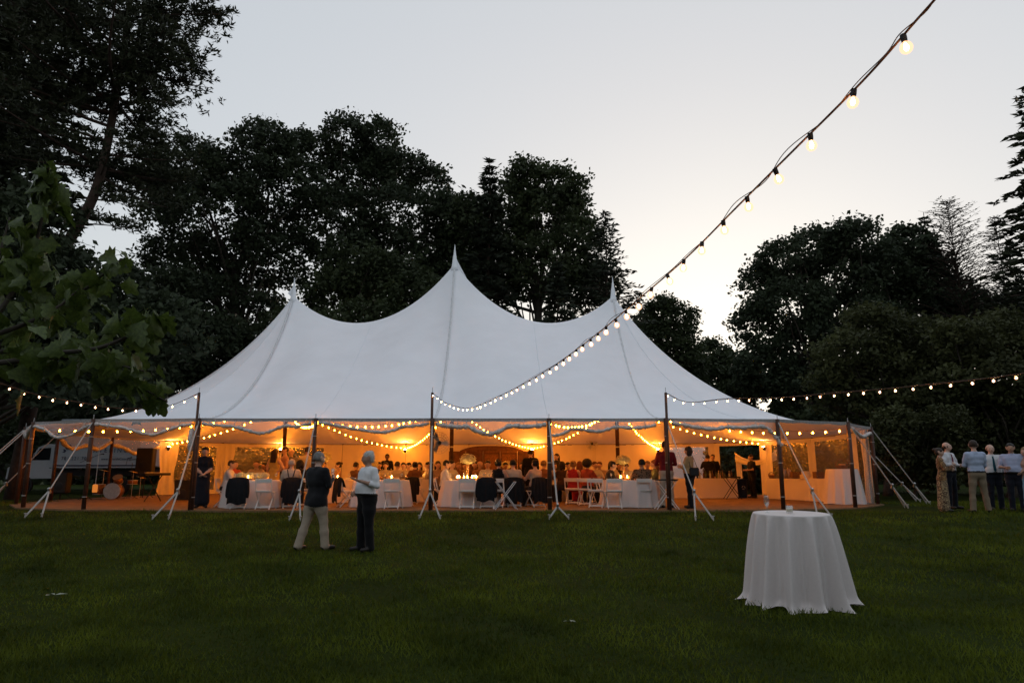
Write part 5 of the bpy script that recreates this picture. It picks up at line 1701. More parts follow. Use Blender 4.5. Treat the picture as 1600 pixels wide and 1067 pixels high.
def drums():
    r = empty('drum_kit', (XA(178, 26.2, .4), 26.2, FZ), R(10))
    M_shell = mat('drum_shell', (.20, .08, .03), .3, .2, 8, spec=.5); M_head = mat('drum_head', (.22, .19, .16), .5); M_cym = mat('cymbal_brass', (.5, .32, .10), .25, .1, 30, metal=1)
    X = Matrix.Rotation(R(90), 3, 'X')
    for nm, c, rad, dp, M in (('bass_drum', (0, 0, .30), .28, .38, X), ('floor_tom', (-.55, .1, .36), .19, .36, None), ('tom', (.12, -.05, .72), .15, .22, Matrix.Rotation(R(35), 3, 'X')), ('snare', (.5, .35, .62), .17, .14, None)):
        m = MB(); m.lathe([(rad, -dp / 2), (rad, dp / 2)], 24, c, M); d = m.build(nm, M_shell, r, True)
        m = MB(); m.lathe([(rad * .97, dp / 2 + .005), (0, dp / 2 + .006)], 24, c, M); m.build('drum_head', M_head, d)
        m = MB(); m.lathe([(rad * .97, -dp / 2 - .006), (0, -dp / 2 - .007)], 24, c, M); m.build('drum_head', M_head, d)
        m = MB()
        for zz in (-dp / 2, dp / 2): m.lathe([(rad + .004, zz - .012), (rad + .016, zz - .012), (rad + .016, zz + .012), (rad + .004, zz + .012)], 24, c, M)
        m.build('hoop', M_steel, d)
    for x, y, z in ((-.5, .25, 1.05), (.62, .0, 1.0), (.75, .45, .8)):
        m = MB(); m.lathe([(.20, 0), (.05, .02), (.02, .035), (0, .035)], 24, (x, y, z), Matrix.Rotation(R(12), 3, 'Y')); m.build('cymbal', M_cym, r, True)
        m = MB(); m.tube([(x, y, 0), (x, y, z)], .01, 6); m.build('cymbal_stand', M_steel, r)
    tag(r, 'drum kit in the dark band corner at left', 'drum kit')
drums()
# orange lantern on a cord at the left pole, coloured by weak emission
r = empty('hanging_cylinder', Vector((-11.5 + .30, 18.75, 0))); pz = .48
m = MB(); m.tube([(0, 0, pz + .2), (0, 0, 1.75)], .006, 5); m.build('cord', M_web, r)
m = MB(); m.lathe([(.055, 0), (.062, .01), (.062, .19), (.04, .21), (0, .21)], 14, (0, 0, pz)); m.build('cylinder_body', emit_mat('cylinder_glow', (1, .30, .05), .14), r, True)
tag(r, 'small orange cylinder hanging on a cord at left pole', 'cylinder')
# ================================================================== GUESTS
GS = 'guests seated at the tables'; GW = 'guests and staff standing inside the tent'; GRP = 'guests talking on the lawn at right'
def seat(label, who, px, Y, rot, chair_on=True, **k):
    person(label, px, Y, rot, pose='sit', group=GS, **k)
    if chair_on:
        chair('white folding chair with the ' + who + ' sitting on it', px, Y, rot)

WH = (.60, .60, .62); CREAM = (.44, .40, .34); NAVY = (.010, .012, .020); BLK = (.008, .008, .010)
# the two men talking on the lawn
person('man in black shirt and khaki trousers seen from behind on lawn', 497, 12.9, 146, loose=1.12, H=1.75, top=(.010, .010, .012), bottom=(.36, .29, .22), hair=GREY, style='short', jacket=True, detail=True, vox=.012, fat=.7,
       feet={'L': (.20, .20), 'R': (-.17, -.10)}, arms={'L': ((.27, -.02, 1.13), (.16, -.26, 1.22)), 'R': ((-.27, -.04, 1.14), (-.10, -.28, 1.26))}, head=(4, -8, 0), group='men talking on the lawn before the tent',
       hands={'L': {'n': (-1, 0, .2), 'curl': .9}, 'R': {'n': (1, 0, .2), 'curl': 1.0}})
person('white-haired man in white shirt gesturing with one hand on lawn', 575, 12.85, -52, loose=1.15, H=1.78, top=(.70, .70, .72), bottom=(.006, .006, .007), hair=WHITEHAIR, style='swept', belt=True, detail=True, vox=.012, fat=.8,
       arms={'L': ((.30, .04, 1.14), (.16, -.25, 1.23)), 'R': ((-.30, .06, 1.14), (-.17, -.16, 1.02))}, sleeve='rolled', skin=TAN, feet={'L': (.13, .03), 'R': (-.11, -.03)}, head=(2, -26, 0), group='men talking on the lawn before the tent',
       hands={'L': {'d': (-.05, -1, .32), 'n': (0, .3, 1), 'curl': .15}, 'R': {'n': (1, 0, .4), 'curl': .7}})
# drink held by the man in black
g = empty('drink_glass', P(520, 737, 13.1)); m = MB(); m.lathe([(.028, -.05), (.033, .06), (.031, .06), (.026, -.04), (0, -.045)], 14); m.build('glass', M_glass, g, True)
tag(g, 'drink glass held up by the man in black shirt', 'glass')
# group at the right
person('woman in long patterned dress at the left of the lawn group', 1471, 18.3, 62, 1.64, top=(.30, .17, .07), bottom=(.34, .25, .14), pat=(.06, .03, .02), dress=.05, fem=True, hair=BRUN, style='bun', detail=True, vox=.0155, group=GRP,
       arms={'L': ((.20, -.08, 1.15), (.02, -.22, 1.22)), 'R': ((-.20, -.08, 1.15), (-.02, -.24, 1.16))})
person('bald man in white shirt and dark red tie, arms folded', 1484, 18.9, 25, 1.78, top=WH, bottom=NAVY, hair=BRUN, style='bald', tie=(.16, .015, .03), belt=True, detail=True, vox=.0155, group=GRP, head=(0, 35, 0),
       arms={'L': ((.24, -.06, 1.15), (-.06, -.20, 1.18)), 'R': ((-.24, -.06, 1.15), (.06, -.22, 1.14))})
person('man in pale blue shirt and khaki trousers with back to camera', 1526, 18.1, 172, 1.84, top=(.36, .42, .56), bottom=(.20, .15, .10), hair=BRUN, style='short', belt=True, detail=True, vox=.0155, group=GRP, head=(0, -25, 0),
       arms={'L': ((.24, -.06, 1.14), (.08, -.22, 1.10)), 'R': ((-.24, -.06, 1.14), (-.08, -.22, 1.10))}, feet={'L': (.20, .05), 'R': (-.17, .0)})
person('bald bearded man in white shirt and teal tie facing camera', 1552, 18.9, -14, 1.76, top=WH, bottom=NAVY, hair=BRUN, style='bald', tie=(.01, .06, .08), belt=True, detail=True, vox=.0155, fat=.3, sleeve='rolled', group=GRP)
person('dark-haired man in pale blue short-sleeved shirt at right edge', 1584, 18.4, -35, 1.77, top=(.36, .40, .55), bottom=NAVY, skin=TAN, hair=DARK, style='short', sleeve='short', belt=True, detail=True, vox=.0155, fat=.4, group=GRP,
       arms={'L': ((.28, .0, 1.14), (.18, -.18, 1.02)), 'R': ((-.28, -.02, 1.14), (-.16, -.24, 1.12))})
person('blonde woman in pale blue dress cut off at right edge', 1606, 18.2, -60, 1.66, top=(.42, .24, .18), bottom=(.22, .36, .46), dress=.12, fem=True, hair=BLOND, style='bob', sleeve='none', group=GRP)
# standing in the tent
person('woman in long navy dress with clasped hands beside left mast', 318, 19.4, 22, 1.66, top=NAVY, bottom=NAVY, dress=.12, fem=True, hair=DARK, style='bun', sleeve='short', group=GW, detail=True, vox=.017,
       arms={'L': ((.22, -.02, 1.13), (.03, -.18, .98)), 'R': ((-.22, -.02, 1.13), (-.03, -.19, .97))})
person('woman in yellow dress with long dark hair, hand on hip', 428, 21.6, 165, 1.68, top=(.50, .36, .10), bottom=(.50, .36, .10), dress=.5, fem=True, hair=BRUN, style='long', sleeve='none', group=GW,
       arms={'R': ((-.36, .05, 1.16), (-.16, .03, 1.02))})
person('young man in pink shirt and waistcoat behind front left table', 443, 22.6, -60, 1.80, top=(.45, .26, .22), bottom=NAVY, hair=BRUN, group=GW)
person('bald man in grey shirt standing before the left window', 453, 23.4, 10, 1.76, top=(.16, .15, .13), bottom=NAVY, hair=GREY, style='bald', group=GW, tie=(.08, .02, .02), fat=.3)
person('man in white shirt turned away near the second front pole', 478, 22.3, 205, 1.78, top=CREAM, bottom=NAVY, hair=BRUN, group=GW)
person('waiter in black standing before the plain back wall', 604, 29.5, 0, 1.76, top=BLK, bottom=BLK, skin=BROWN, hair=DARK, group=GW)
person('waiter in black with back turned before the wooden backdrop', 829, 24.2, 170, 1.76, top=BLK, bottom=BLK, hair=DARK, group=GW, fat=.4)
person('woman with long dark hair in black standing by the fifth pole', 870, 25.4, -30, 1.66, top=(.03, .025, .02), bottom=BLK, fem=True, hair=BRUN, style='long', group=GW)
person('man in dark red shirt and beige trousers with back turned', 1041, 19.7, 172, 1.84, top=(.16, .012, .018), bottom=(.42, .34, .27), hair=DARK, skin=TAN, group=GW, detail=True, vox=.017,
       arms={'L': ((.26, -.05, 1.14), (.12, -.24, 1.12)), 'R': ((-.26, -.05, 1.14), (-.12, -.24, 1.12))})
person('dark-haired woman in yellow floral top with black shoulder bag', 1077, 19.35, -128, 1.68, top=(.46, .28, .13), bottom=BLK, fem=True, fat=.35, pat=None, hair=BRUN, style='bob', group=GW, detail=True, vox=.017, feet={'L': (.10, .08), 'R': (-.10, -.06)},
       arms={'L': ((.22, -.08, 1.14), (.10, -.24, 1.18)), 'R': ((-.22, -.08, 1.14), (-.10, -.24, 1.18))})
m = MB(); m.box((0, 0, 0), (.26, .10, .24), None, .03)
b = empty('shoulder_bag', (XA(1085, 19.15, 1.0), 19.15, 1.02)); m.build('bag_body', M_black, b)
m = MB(); m.tube(spline([(-.10, 0, .11), (-.12, .05, .30), (-.10, .12, .50), (.02, .18, .42), (.10, .05, .11)], 4), .008, 5); m.build('strap', M_black, b)
tag(b, 'black shoulder bag worn by the woman in floral top', 'bag')
person('bartender in black facing left beside the recycling bin', 1175, 27.4, -80, 1.68, top=BLK, bottom=BLK, hair=BRUN, sleeve='short', group=GW, fat=.2, arms={'L': ((.24, -.02, 1.14), (.12, -.24, 1.12)), 'R': ((-.24, -.02, 1.14), (-.12, -.24, 1.12))})
person('left of two dark-dressed staff behind the serving bar', 1107, 28.3, 160, 1.70, top=BLK, bottom=BLK, hair=DARK, group=GW, arms={'L': ((.28, -.02, 1.2), (.15, -.1, 1.45))})
person('right of two dark-dressed staff behind the serving bar', 1115, 28.7, -20, 1.72, top=BLK, bottom=BLK, hair=BRUN, group=GW)
# seated
seat('man in white shirt reaching onto the front left table', 'man in white at front left table', 353, 20.3, 98, top=WH, hair=BRUN, lean=14, arms={'L': ((.26, -.22, 1.20), (.2, -.48, 1.2)), 'R': ((-.24, -.2, 1.19), (-.14, -.46, 1.2))})
seat('woman in orange-red top behind the front left table', 'woman in orange-red', 366, 21.1, 50, top=(.40, .08, .03), fem=True, hair=BRUN, style='bob')
seat('white-haired man with dark braces, back to camera', 'man in braces', 455, 19.5, 196, top=CREAM, bottom=BLK, hair=WHITEHAIR, straps=True, sleeve='short', lean=4)
seat('person with dark bobbed hair behind the man in braces', 'dark-bobbed guest', 468, 20.5, 200, top=BLK, fem=True, hair=DARK, style='bob')
seat('guest in profile at the candle table behind man in black', 'guest in profile', 528, 24.3, -60, top=(.40, .24, .14), fem=True, hair=BRUN, style='bun')
seat('long-haired woman facing camera in front of the black waiter', 'long-haired woman facing us', 602, 24.6, 5, top=CREAM, fem=True, hair=DARK, style='long')
seat('man in cream shirt with back turned at second-row table', 'man in cream shirt', 621, 23.4, 155, top=CREAM, hair=BRUN)
seat('man with dark wavy hair facing camera at second-row table', 'wavy-haired man', 630, 25.3, 10, top=CREAM, hair=DARK)
seat('small dark-haired man left of the mast, turned left', 'small dark-haired man', 638, 25.5, -50, top=CREAM, hair=DARK)
seat('woman in brown top left of the middle mast', 'woman in brown top', 648, 23.9, 195, top=(.14, .07, .04), fem=True, hair=DARK, style='bun')
seat('woman with long brown hair facing camera by the mast', 'brown-haired woman by mast', 655, 25.2, 0, top=(.20, .12, .06), fem=True, hair=BRUN, style='long', skin=TAN)
seat('man in white shirt just left of the middle mast', 'man in white by the mast', 668, 24.2, -70, top=CREAM, hair=DARK)
seat('smiling long-haired woman right of the middle mast', 'smiling long-haired woman', 684, 22.6, 15, top=(.30, .20, .12), fem=True, hair=BRUN, style='long')
seat('man in white shirt at left side of the candle-lit table', 'man in white left of candles', 692, 20.7, 105, top=WH, hair=DARK, lean=10)
seat('dark-haired man in cream shirt before the wooden backdrop', 'man in cream before backdrop', 706, 21.5, 60, top=CREAM, hair=DARK)
seat('bald man in the dim behind the tall flower vase', 'bald man behind the flowers', 750, 22.3, 20, top=(.25, .12, .05), hair=BRUN, style='bald', skin=TAN)
seat('man in open cream shirt facing camera behind the candles', 'man in open cream shirt', 762, 21.5, -5, top=CREAM, hair=DARK, skin=TAN)
seat('woman in black dress with bare shoulders, back to camera', 'bare-shouldered woman', 779, 19.9, 165, top=BLK, fem=True, hair=DARK, style='bun', sleeve='none')
seat('man in cream shirt with back turned between two women', 'man between two women', 802, 20.1, 188, top=CREAM, hair=DARK, lean=6)
seat('woman with pinned-up hair and pale top right of him', 'woman in pale top', 836, 20.2, -150, top=(.50, .38, .28), fem=True, hair=DARK, style='bun', sleeve='none')
seat('dark-haired woman just right of the fifth front pole', 'dark-haired woman by the fifth pole', 878, 23.2, 200, False, top=(.05, .03, .02), fem=True, hair=DARK, style='bob')
seat('short dark-haired guest behind second-row right table', 'short dark-haired guest', 888, 24.6, 30, False, top=(.06, .04, .03), hair=DARK)
seat('man in cream shirt stretching his arm along a chair', 'man with outstretched arm', 896, 23.5, 175, top=CREAM, hair=BRUN, arms={'L': ((.42, .02, 1.32), (.62, -.02, 1.22))})
seat('woman in bright red dress seen from behind', 'woman in bright red dress', 896, 21.9, 160, top=(.30, .02, .03), bottom=(.38, .02, .03), dress=True, fem=True, hair=BLOND, style='bun', sleeve='none')
seat('red-haired woman beside the woman in red dress', 'red-haired woman', 906, 22.9, 170, False, top=(.24, .07, .04), fem=True, hair=(.12, .035, .015), style='long')
seat('woman with big round dark hair in red top', 'woman with big round hair', 918, 21.2, 150, top=(.30, .05, .025), fem=True, hair=DARK, style='afro', skin=TAN)
seat('man with auburn hair behind the front right table', 'auburn-haired man', 930, 23.2, 20, top=CREAM, hair=(.07, .025, .012))
seat('second auburn-haired guest leaning towards the first', 'second auburn-haired guest', 937, 23.6, -20, top=(.35, .25, .16), hair=(.09, .03, .015))
seat('man in dark waistcoat bending over the front right table', 'man in dark waistcoat', 946, 20.5, 95, top=(.035, .03, .025), bottom=BLK, hair=DARK, lean=22, sleeve='rolled')
seat('guest with bowed dark head at the front right table', 'guest with bowed head', 988, 21.5, -60, top=CREAM, hair=DARK, lean=24, head=(25, 0, 0))
seat('man in dark patterned shirt, back to camera', 'man in patterned shirt', 1003, 19.75, 186, top=(.05, .03, .015), pat=(.20, .12, .07), hair=DARK, skin=TAN, sleeve='short', fat=.3)
seat('woman with long auburn hair in green top facing left', 'woman in green top', 1023, 20.4, -88, top=(.16, .17, .07), fem=True, hair=(.16, .06, .025), style='long', sleeve='short')
_c = [(.10, .05, .03), CREAM, (.03, .025, .03), (.22, .10, .05), (.35, .28, .20)]
for k, (px, Y, rot, lab, fm, hs) in enumerate([
    (556, 23.9, 150, 'guest in brown with back turned, left of white-haired man', False, 'short'), (576, 25.6, 0, 'guest facing us just left of the white-haired man', True, 'long'),
    (592, 26.4, 10, 'dim guest partly hidden behind the white-haired man', False, 'short'), (716, 24.2, 20, 'guest in brown behind the tall flower vase, left side', True, 'bob'),
    (727, 26.6, -10, 'distant guest left of the tall flower vase stem', False, 'short'), (742, 24.6, 0, 'dim guest right behind the tall flower vase stem', True, 'bun'),
    (790, 24.4, 20, 'guest facing us between the two backs at front table', False, 'short'), (816, 25.0, -20, 'dark-dressed guest left of the black waiter', True, 'bob'),
    (850, 23.4, 160, 'guest in cream just left of the fifth front pole', False, 'short'), (866, 24.6, 30, 'guest in dark top directly right of fifth pole', True, 'bob'),
    (912, 25.4, 0, 'far guest between the red dress and round-haired woman', False, 'short'), (956, 24.4, 10, 'guest in brown beyond the man in waistcoat', True, 'long'),
    (968, 25.2, -10, 'distant guest behind the round greenish flowers', False, 'short'), (1012, 22.8, -30, 'guest in dark top beyond the patterned-shirt man', False, 'short'),
    (400, 22.6, 10, 'guest facing us behind the low flowers, left table', False, 'short'), (412, 24.0, -20, 'dim guest before the left clear window', True, 'long'),
    (505, 24.4, 60, 'guest in brown right beside the man in black', True, 'bob')]):
    person(lab, px, Y, rot, pose='sit', group=GS, top=_c[k % 5], hair=(DARK, BRUN, BRUN, DARK, BLOND)[(k * 3) % 5], style=hs, fem=fm, skin=TAN if k % 3 == 0 else PALE, H=1.72 + .05 * (k % 3))
    chair('white folding chair of the ' + ' '.join(lab.split()[:9]), px, Y, rot)
# empty chairs
for px, Y, rot, lab in [(416, 18.95, 180, 'empty white folding chair at front left table, back to camera'), (615, 19.25, 176, 'empty white folding chair right of the white-haired man'),
                        (543, 20.2, 118, 'empty white folding chair left of the white-haired man'), (730, 19.35, 180, 'empty white folding chair before the candle-lit table'),
                        (933, 19.75, 160, 'empty white folding chair left of front right table'), (958, 19.35, 182, 'empty white folding chair before the front right table'),
                        (376, 19.1, 186, 'white folding chair under a dark jacket, front left'), (764, 19.45, 168, 'white folding chair under dark jacket before candles'), (543, 22.3, 120, 'empty white folding chair hidden behind the white-haired man'),
                        (652, 22.3, 150, 'empty white folding chair in second row left of mast')]:
    if px == 543 and Y > 22: continue
    chair(lab, px, Y, rot)
jacket('dark jacket hung on chair at the front left table', 376, 19.1, 186)
jacket('dark jacket hung on the chair of the man in braces', 457, 19.5, 196)
jacket('dark jacket on chair in front of the candle-lit table', 764, 19.45, 168, .2)
jacket('dark jacket on chair of man between two women', 801, 20.1, 188)
jacket('dark jacket on chair of woman in pale top', 836, 20.2, -150)
jacket('dark jacket on chair left of the white-haired man', 543, 20.2, 118)
jacket('dark jacket slipping from chair in the second row', 652, 22.3, 150, .06)

# wine glasses among the candles
m = MB(); m.lathe([(.034, 0), (.034, .003), (.005, .008), (.0045, .085), (.022, .10), (.036, .135), (.034, .19), (.032, .19), (.034, .135), (.020, .103), (0, .098)], 12); WG = m.mesh('wine_glass'); WG.materials.append(M_glass)
WG.polygons.foreach_set('use_smooth', np.ones(len(WG.polygons), bool))
for t, n in (('A', 5), ('B', 3), ('C', 4), ('D', 6), ('E', 4), ('F', 6)):
    _, x, y = TBL[t]
    for k in range(n):
        a = 6.283 * (k + .35) / n + ord(t)
        o = bpy.data.objects.new('wine_glass', WG); col.objects.link(o); o.location = (x + .58 * math.cos(a), y + .55 * math.sin(a), TZ)
        tag(o, 'stemmed wine glass standing on the ' + _where[t], 'glass', 'wine glasses on the ' + _where[t])

# ================================================================== STRINGS OF LIGHTS
M_cable = mat('light_cable', (0.075, 0.034, 0.020), 0.6)
M_bulb_core = emit_mat('lit_filament', (1.0, 0.60, 0.26), 60)
M_bulb_small = emit_mat('lit_bulb', (1.0, 0.262, 0.013), 47)
def _bulb_glass():
    m = bpy.data.materials.new('bulb_glass'); m.use_nodes = True; nt = m.node_tree
    nt.nodes.remove(nt.nodes['Principled BSDF'])
    t = nt.nodes.new('ShaderNodeBsdfTransparent'); t.inputs[0].default_value = (1, .86, .74, 1)
    g_ = nt.nodes.new('ShaderNodeBsdfGlossy'); g_.inputs['Roughness'].default_value = .05
    e = nt.nodes.new('ShaderNodeEmission'); e.inputs[0].default_value = (1, .52, .32, 1); e.inputs[1].default_value = .50
    a = nt.nodes.new('ShaderNodeMixShader'); a.inputs[0].default_value = .08
    b_ = nt.nodes.new('ShaderNodeMixShader'); b_.inputs[0].default_value = .55
    nt.links.new(t.outputs[0], a.inputs[1]); nt.links.new(g_.outputs[0], a.inputs[2])
    nt.links.new(a.outputs[0], b_.inputs[1]); nt.links.new(e.outputs[0], b_.inputs[2])
    nt.links.new(b_.outputs[0], nt.nodes['Material Output'].inputs['Surface'])
    return m
M_bulb_glass = _bulb_glass()
def bulb_meshes():
    m = MB(); m.lathe([(.008, -.030), (.013, -.034), (.0205, -.042), (.0245, -.053), (.0245, -.061), (.0205, -.072), (.012, -.080), (.0004, -.083)], 16); a = m.mesh('globe'); a.materials.append(M_bulb_glass)
    m = MB(); m.lathe([(.003, -.036), (.007, -.046), (.0095, -.056), (.007, -.066), (.0005, -.071)], 8); b = m.mesh('filament'); b.materials.append(M_bulb_core)
    m = MB(); m.lathe([(.0135, .004), (.0135, -.018), (.0115, -.034), (.006, -.036)], 10); c = m.mesh('socket'); c.materials.append(M_black)
    m = MB(); m.lathe([(.0005, -.03), (.016, -.04), (.023, -.055), (.024, -.068), (.017, -.086), (.0005, -.093)], 8); d = m.mesh('bulb'); d.materials.append(M_bulb_small)
    for q in (a, b, d): q.polygons.foreach_set('use_smooth', np.ones(len(q.polygons), bool))
    return a, b, c, d
BM = bulb_meshes()
def light_string(label, pts, step=.32, near=False, r=.007, off=.15, seed=0, group='strings of globe lights', dead=(), scale=1.0, upside=(), vary=False):
    rs = np.random.default_rng(seed)
    root = empty('light_string', pts[0]); o = pts[0]
    m = MB(); m.tube([p - o for p in (pts[::4] + [pts[-1]] if vary else pts)], r, 6); m.build('cable', M_cable, root, True)
    if near:
        m = MB(); q = [p - o + Vector((.012 * math.sin(i * .45), 0, .010 + .010 * math.cos(i * .33))) for i, p in enumerate(pts[::4] if vary else pts)]; m.tube(q, r * .45, 5); m.build('support_wire', M_cable, root, True)
    spots = resample(pts, step, off)
    if vary:
        spots = []; acc = 0.0; need = .1
        for a_, b_ in zip(pts[:-1], pts[1:]):
            acc += (b_ - a_).length
            if acc >= need: spots.append(b_); need = acc + (.24 + .20 * min(1, max(0, (b_.y - 4) / 6)))
    for k, p in enumerate(spots):
        e = (rs.normal() * .16, rs.normal() * .16, rs.random() * 6)
        if k in upside: e = (R(150), .4, 0)
        loc = p - o
        s_ = bpy.data.objects.new('socket', BM[2]); col.objects.link(s_); s_.parent = root; s_.location = loc; s_.rotation_euler = e; s_.scale = (.8,) * 3
        if near:
            b_ = bpy.data.objects.new('bulb', BM[0]); col.objects.link(b_); b_.parent = root; b_.location = loc; b_.rotation_euler = e; b_.scale = (.86 * scale,) * 3
            if k not in dead:
                f_ = bpy.data.objects.new('filament', BM[1]); col.objects.link(f_); f_.parent = b_
        else:
            b_ = bpy.data.objects.new('bulb', BM[3]); col.objects.link(b_); b_.parent = root; b_.location = loc; b_.rotation_euler = e; b_.scale = (scale,) * 3
    tag(root, label, 'string lights', group)
GO = 'strings of globe lights over the lawn'
mast = lambda i: POST[i] + (POST[i] - Vector((max(-8.45, min(4.15, POST[i].x)), YC, 0))).normalized() * .13 + Vector((0, 0, 3.10))
p0 = mast(2)
S1 = spline([p0, P(700, 631, 16.8), P(735, 637, 14.6), P(790, 614, 11.2), P(860, 575, 8.1), P(905, 543, 6.5), P(945, 512, 5.4), P(990, 474, 4.6), P(1070, 405, 3.75), P(1150, 325, 3.15), P(1230, 245, 2.72), P(1345, 130, 2.32), P(1425, 40, 2.1), P(1500, -50, 1.92), P(1640, -260, 1.6)], 60)
light_string('long string of globe lights rising from middle mast to upper right', S1, .30, True, .0046, .12, 1, GO, dead=(), upside=(), vary=True)
S2 = spline([mast(4), P(1075, 628, 17.5), P(1140, 623, 16.4), P(1220, 621, 14.8), P(1320, 613, 13.2), P(1420, 604, 11.8), P(1510, 595, 10.8), P(1600, 583, 9.9), P(1720, 562, 9.0)], 10)
light_string('string of globe lights from the right mast to right edge', S2, .36, True, .009, .1, 2, GO, scale=1.1)
S3 = spline([mast(0), P(270, 632, 18.0), P(235, 638, 17.6), P(180, 637, 17.2), P(120, 628, 16.8), P(60, 617, 16.4), P(10, 602, 16.0), P(-60, 575, 15.6)], 10)
light_string('string of globe lights from the left mast behind the leaves', S3, .30, True, .009, .1, 3, GO, scale=1.25)
# posts that carry the outer ends, beyond the picture
for p, lab in ((S2[-1], 'wooden post carrying the right string of lights'), (S3[-1], 'wooden post carrying the left string of lights')):
    r = empty('light_post', (p.x, p.y, float(gz(p.x, p.y)))); m = MB(); m.tube([(0, 0, -.1), (0, 0, p.z - r.location.z + .05)], .04, 8); m.build('post', M_wood, r)
    m = MB(); m.tube([(0, 0, p.z - r.location.z - .02), (0, 0, p.z - r.location.z + .02)], .05, 8); m.build('collar', M_steel, r); tag(r, lab, 'post', 'posts for the lights')

GI = 'strings of globe lights inside the tent'
def swag(label, A, B, sag, seed, step=.40, scale=1.05):
    pts = []
    for k in range(25):
        f = k / 24; p = A.lerp(B, f); p.z -= sag * 4 * f * (1 - f); pts.append(p)
    light_string(label, pts, step, False, .006, .25, seed, GI, scale=scale)
CP = [Vector((x, YC, 3.62)) for x in PKX]
bp_ = lambda i, z=2.26: POST[i] * .985 + Vector((-2.15, YC, 0)) * .015 + Vector((0, 0, z))
for lab, A, B, sg, sd in [
    ('lit swag from left centre pole to the far left window', CP[0], bp_(20, 2.33), .25, 11), ('lit swag from left centre pole to the left back wall', CP[0], bp_(18, 2.28), .2, 12),
    ('lit swag from left centre pole to the back wall', CP[0], bp_(16, 2.27), .35, 13), ('lit swag from middle centre pole left to back wall', CP[1], bp_(16, 2.27), .32, 14),
    ('lit swag from middle centre pole right to back wall', CP[1], bp_(14, 2.27), .32, 15), ('lit swag from right centre pole left to back wall', CP[2], bp_(14, 2.27), .35, 16),
    ('lit swag from right centre pole to the right back wall', CP[2], bp_(12, 2.28), .25, 17), ('lit swag from right centre pole to the open bay', CP[2], bp_(10, 2.34), .30, 18),
    ('lit swag from right centre pole to the right front poles', CP[2], bp_(6, 2.25), .42, 19),
    ('lit swag from left centre pole to the left front corner', CP[0], bp_(24, 2.3), .4, 21), ('lit swag from left centre pole to the second front pole', CP[0], bp_(1, 2.40), .42, 22),
    ('lit swag from middle centre pole to the second front pole', CP[1], bp_(1, 2.40), .40, 23), ('lit swag from right centre pole to the fifth front pole', CP[2], bp_(3, 2.38), .40, 24)]:
    swag(lab, A, B, sg, sd)

# uplights clamped to the back poles, aimed at the canvas
LAMP_COL = (1.0, 0.26, 0.014)
def uplight(label, i, watts, z=2.12):
    p = POST[i]; c = Vector((max(-8.45, min(4.15, p.x)), YC, 0)); d = (c - p).normalized()
    q = p + d * .30 + Vector((0, 0, z))
    r = empty('uplight', q)
    Mx = Vector((d.x * .5, d.y * .5, 1)).normalized().to_track_quat('Z', 'Y').to_matrix()
    m = MB(); m.lathe([(.0, -.14), (.05, -.13), (.065, -.06), (.075, .05), (.07, .05), (.06, -.05), (0, -.06)], 14, M=Mx); m.build('housing', M_black, r, True)
    m = MB(); m.lathe([(.062, .030), (.03, .034), (0, .036)], 14, M=Mx); m.build('lens', emit_mat('uplight_lens', (1, .6, .25), 40), r, True)
    m = MB(); m.tube([(0, 0, -.05), -d * .28 + Vector((0, 0, -.02))], .012, 5); m.build('clamp', M_black, r)
    l = bpy.data.lights.new('uplight_lamp', 'SPOT'); l.energy = watts; l.color = LAMP_COL; l.shadow_soft_size = .06; l.spot_size = R(165); l.spot_blend = .8
    o = bpy.data.objects.new('lamp', l); col.objects.link(o); o.parent = r; o.location = Mx @ Vector((0, 0, .10)); o.rotation_euler = (-(Mx @ Vector((0, 0, 1)))).to_track_quat('-Z', 'Y').to_euler()
    o.rotation_euler = (Mx @ Vector((0, 0, 1))).to_track_quat('-Z', 'Y').to_euler()
    tag(r, label, 'lamp', 'uplights clamped to the tent poles')
for lab, i, wts in [('uplight at the far left window corner', 20, 9), ('uplight before the left clear window', 18, 12), ('uplight left of the wooden backdrop', 16, 10),
                    ('uplight right of the wooden backdrop', 14, 14), ('uplight at the right end of the plain wall', 12, 9), ('uplight beside the open bay', 10, 12)]:
    uplight(lab, i, wts)

# ================================================================== YOUNG TULIP TREE IN THE FOREGROUND
def tulip_leaf(seed):
    rs = np.random.default_rng(seed)
    half = [(0, 0), (.16, .02), (.40, -.02), (.34, .16), (.52, .30), (.34, .40), (.40, .62), (.22, .64), (.16, .86), (.03, .98)]
    half = [(x * (1 + .12 * rs.normal()), y + .03 * rs.normal()) for x, y in half]; half[0] = (0, 0)
    out = half + [(-x * .97, y * 1.01) for x, y in reversed(half[1:])]
    cup = .25 + .25 * rs.random(); curl = .1 + .5 * rs.random()
    z = lambda x, y: cup * abs(x) * .8 - curl * (y - .3) ** 2 + .03 * math.sin(9 * y + 4 * x)
    vs = [(x, y, z(x, y)) for x, y in out]
    mid = [(0, y, z(0, y)) for y in (.15, .4, .65)]
    n = len(out); vs += mid; m = n
    h = len(half)
    mb = MB()
    mb.add(vs, [tuple(range(h)) + (m + 2, m + 1, m), tuple(range(h - 1, n)) + (0, m, m + 1, m + 2)])
    mb.tube([(0, 0, z(0, 0)), (0, -.25, .02), (0, -.5, -.06)], .012, 4)
    return mb.mesh('leaf')
M_leaf_near = mat('tulip_leaf', (0.040, 0.066, 0.014), 0.42, 0.4, 5, 0.2, 40, spec=0.4, trans=0.3, var2=(0.125, 0.18, 0.034))
LEAF = [tulip_leaf(k) for k in range(6)]
for q in LEAF: q.materials.append(M_leaf_near); q.polygons.foreach_set('use_smooth', np.ones(len(q.polygons), bool))
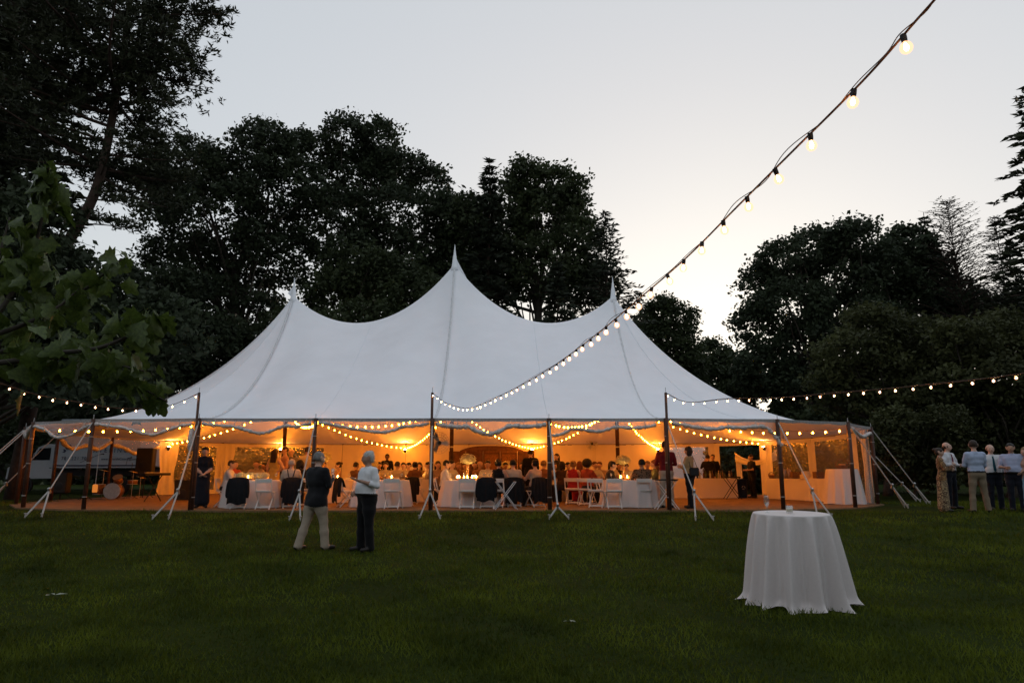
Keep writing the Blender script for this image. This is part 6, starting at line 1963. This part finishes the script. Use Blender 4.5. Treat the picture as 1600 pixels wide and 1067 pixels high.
def tulip_tree():
    Yb = 4.6
    base = Vector((-4.35, Yb + .2, float(gz(-4.35, Yb))))
    root = empty('tulip_tree', base)
    m = MB(); m.tube(spline([base, base + Vector((.05, 0, 1.2)), base + Vector((.0, .05, 2.4)), base + Vector((.1, 0, 4.2))], 5), [.07, .066, .064, .062, .06, .058, .055, .05, .048, .045, .04, .038, .035, .03, .025, .02], 8)
    m.v = [tuple(Vector(v) - base) for v in m.v]; m.build('trunk', M_bark, root, True)
    br = [[(-60, 560), (10, 470), (55, 380), (70, 300), (75, 262)], [(-60, 580), (40, 515), (110, 470), (160, 430), (190, 405)], [(-60, 585), (70, 555), (150, 545), (210, 520), (245, 497)], [(-60, 560), (60, 545), (140, 570), (205, 598), (262, 628)],
          [(-60, 540), (30, 510), (90, 480), (130, 445)], [(-60, 575), (60, 560), (120, 560), (180, 570), (225, 580)], [(-60, 500), (-10, 420), (15, 340)]]
    nl = [66, 44, 52, 46, 30, 36, 22]
    for b, (pp, n) in enumerate(zip(br, nl)):
        yy = Yb + (.35 * math.sin(b * 2.3))
        pts = spline([P(x, y, yy + .12 * math.sin(k + b)) for k, (x, y) in enumerate(pp)], 6)
        pts = [base + Vector((0.03, 0, pts[0].z - base.z - .25))] + pts
        m = MB(); m.tube([p - base for p in pts], [.020 * (1 - .85 * k / len(pts)) + .002 for k in range(len(pts))], 5); m.build('branch', M_bark, root, True)
        for k in range(n):
            t = .12 + .88 * ((k + .5) / n) ** .9
            i = min(len(pts) - 2, int(t * (len(pts) - 1)))
            p = pts[i].lerp(pts[i + 1], t * (len(pts) - 1) - i)
            a = rng.random() * 6.28; sp = .20 * (1.15 - .85 * t)
            off = Vector((math.cos(a), .9 * math.sin(2.4 * k), math.sin(a))) * (sp * (.35 + .8 * rng.random()))
            o = bpy.data.objects.new('leaf', LEAF[int(rng.integers(6))]); col.objects.link(o); o.parent = root
            o.location = p + off - base
            s = .10 + .075 * rng.random()
            if t > .93: s *= .75
            o.scale = (s, s, s)
            o.rotation_euler = (R(-25 - 75 * rng.random()), R(rng.normal() * 38), R(rng.normal() * 60))
    tag(root, 'leafy young tulip tree branches close to camera at left edge', 'tree')
tulip_tree()
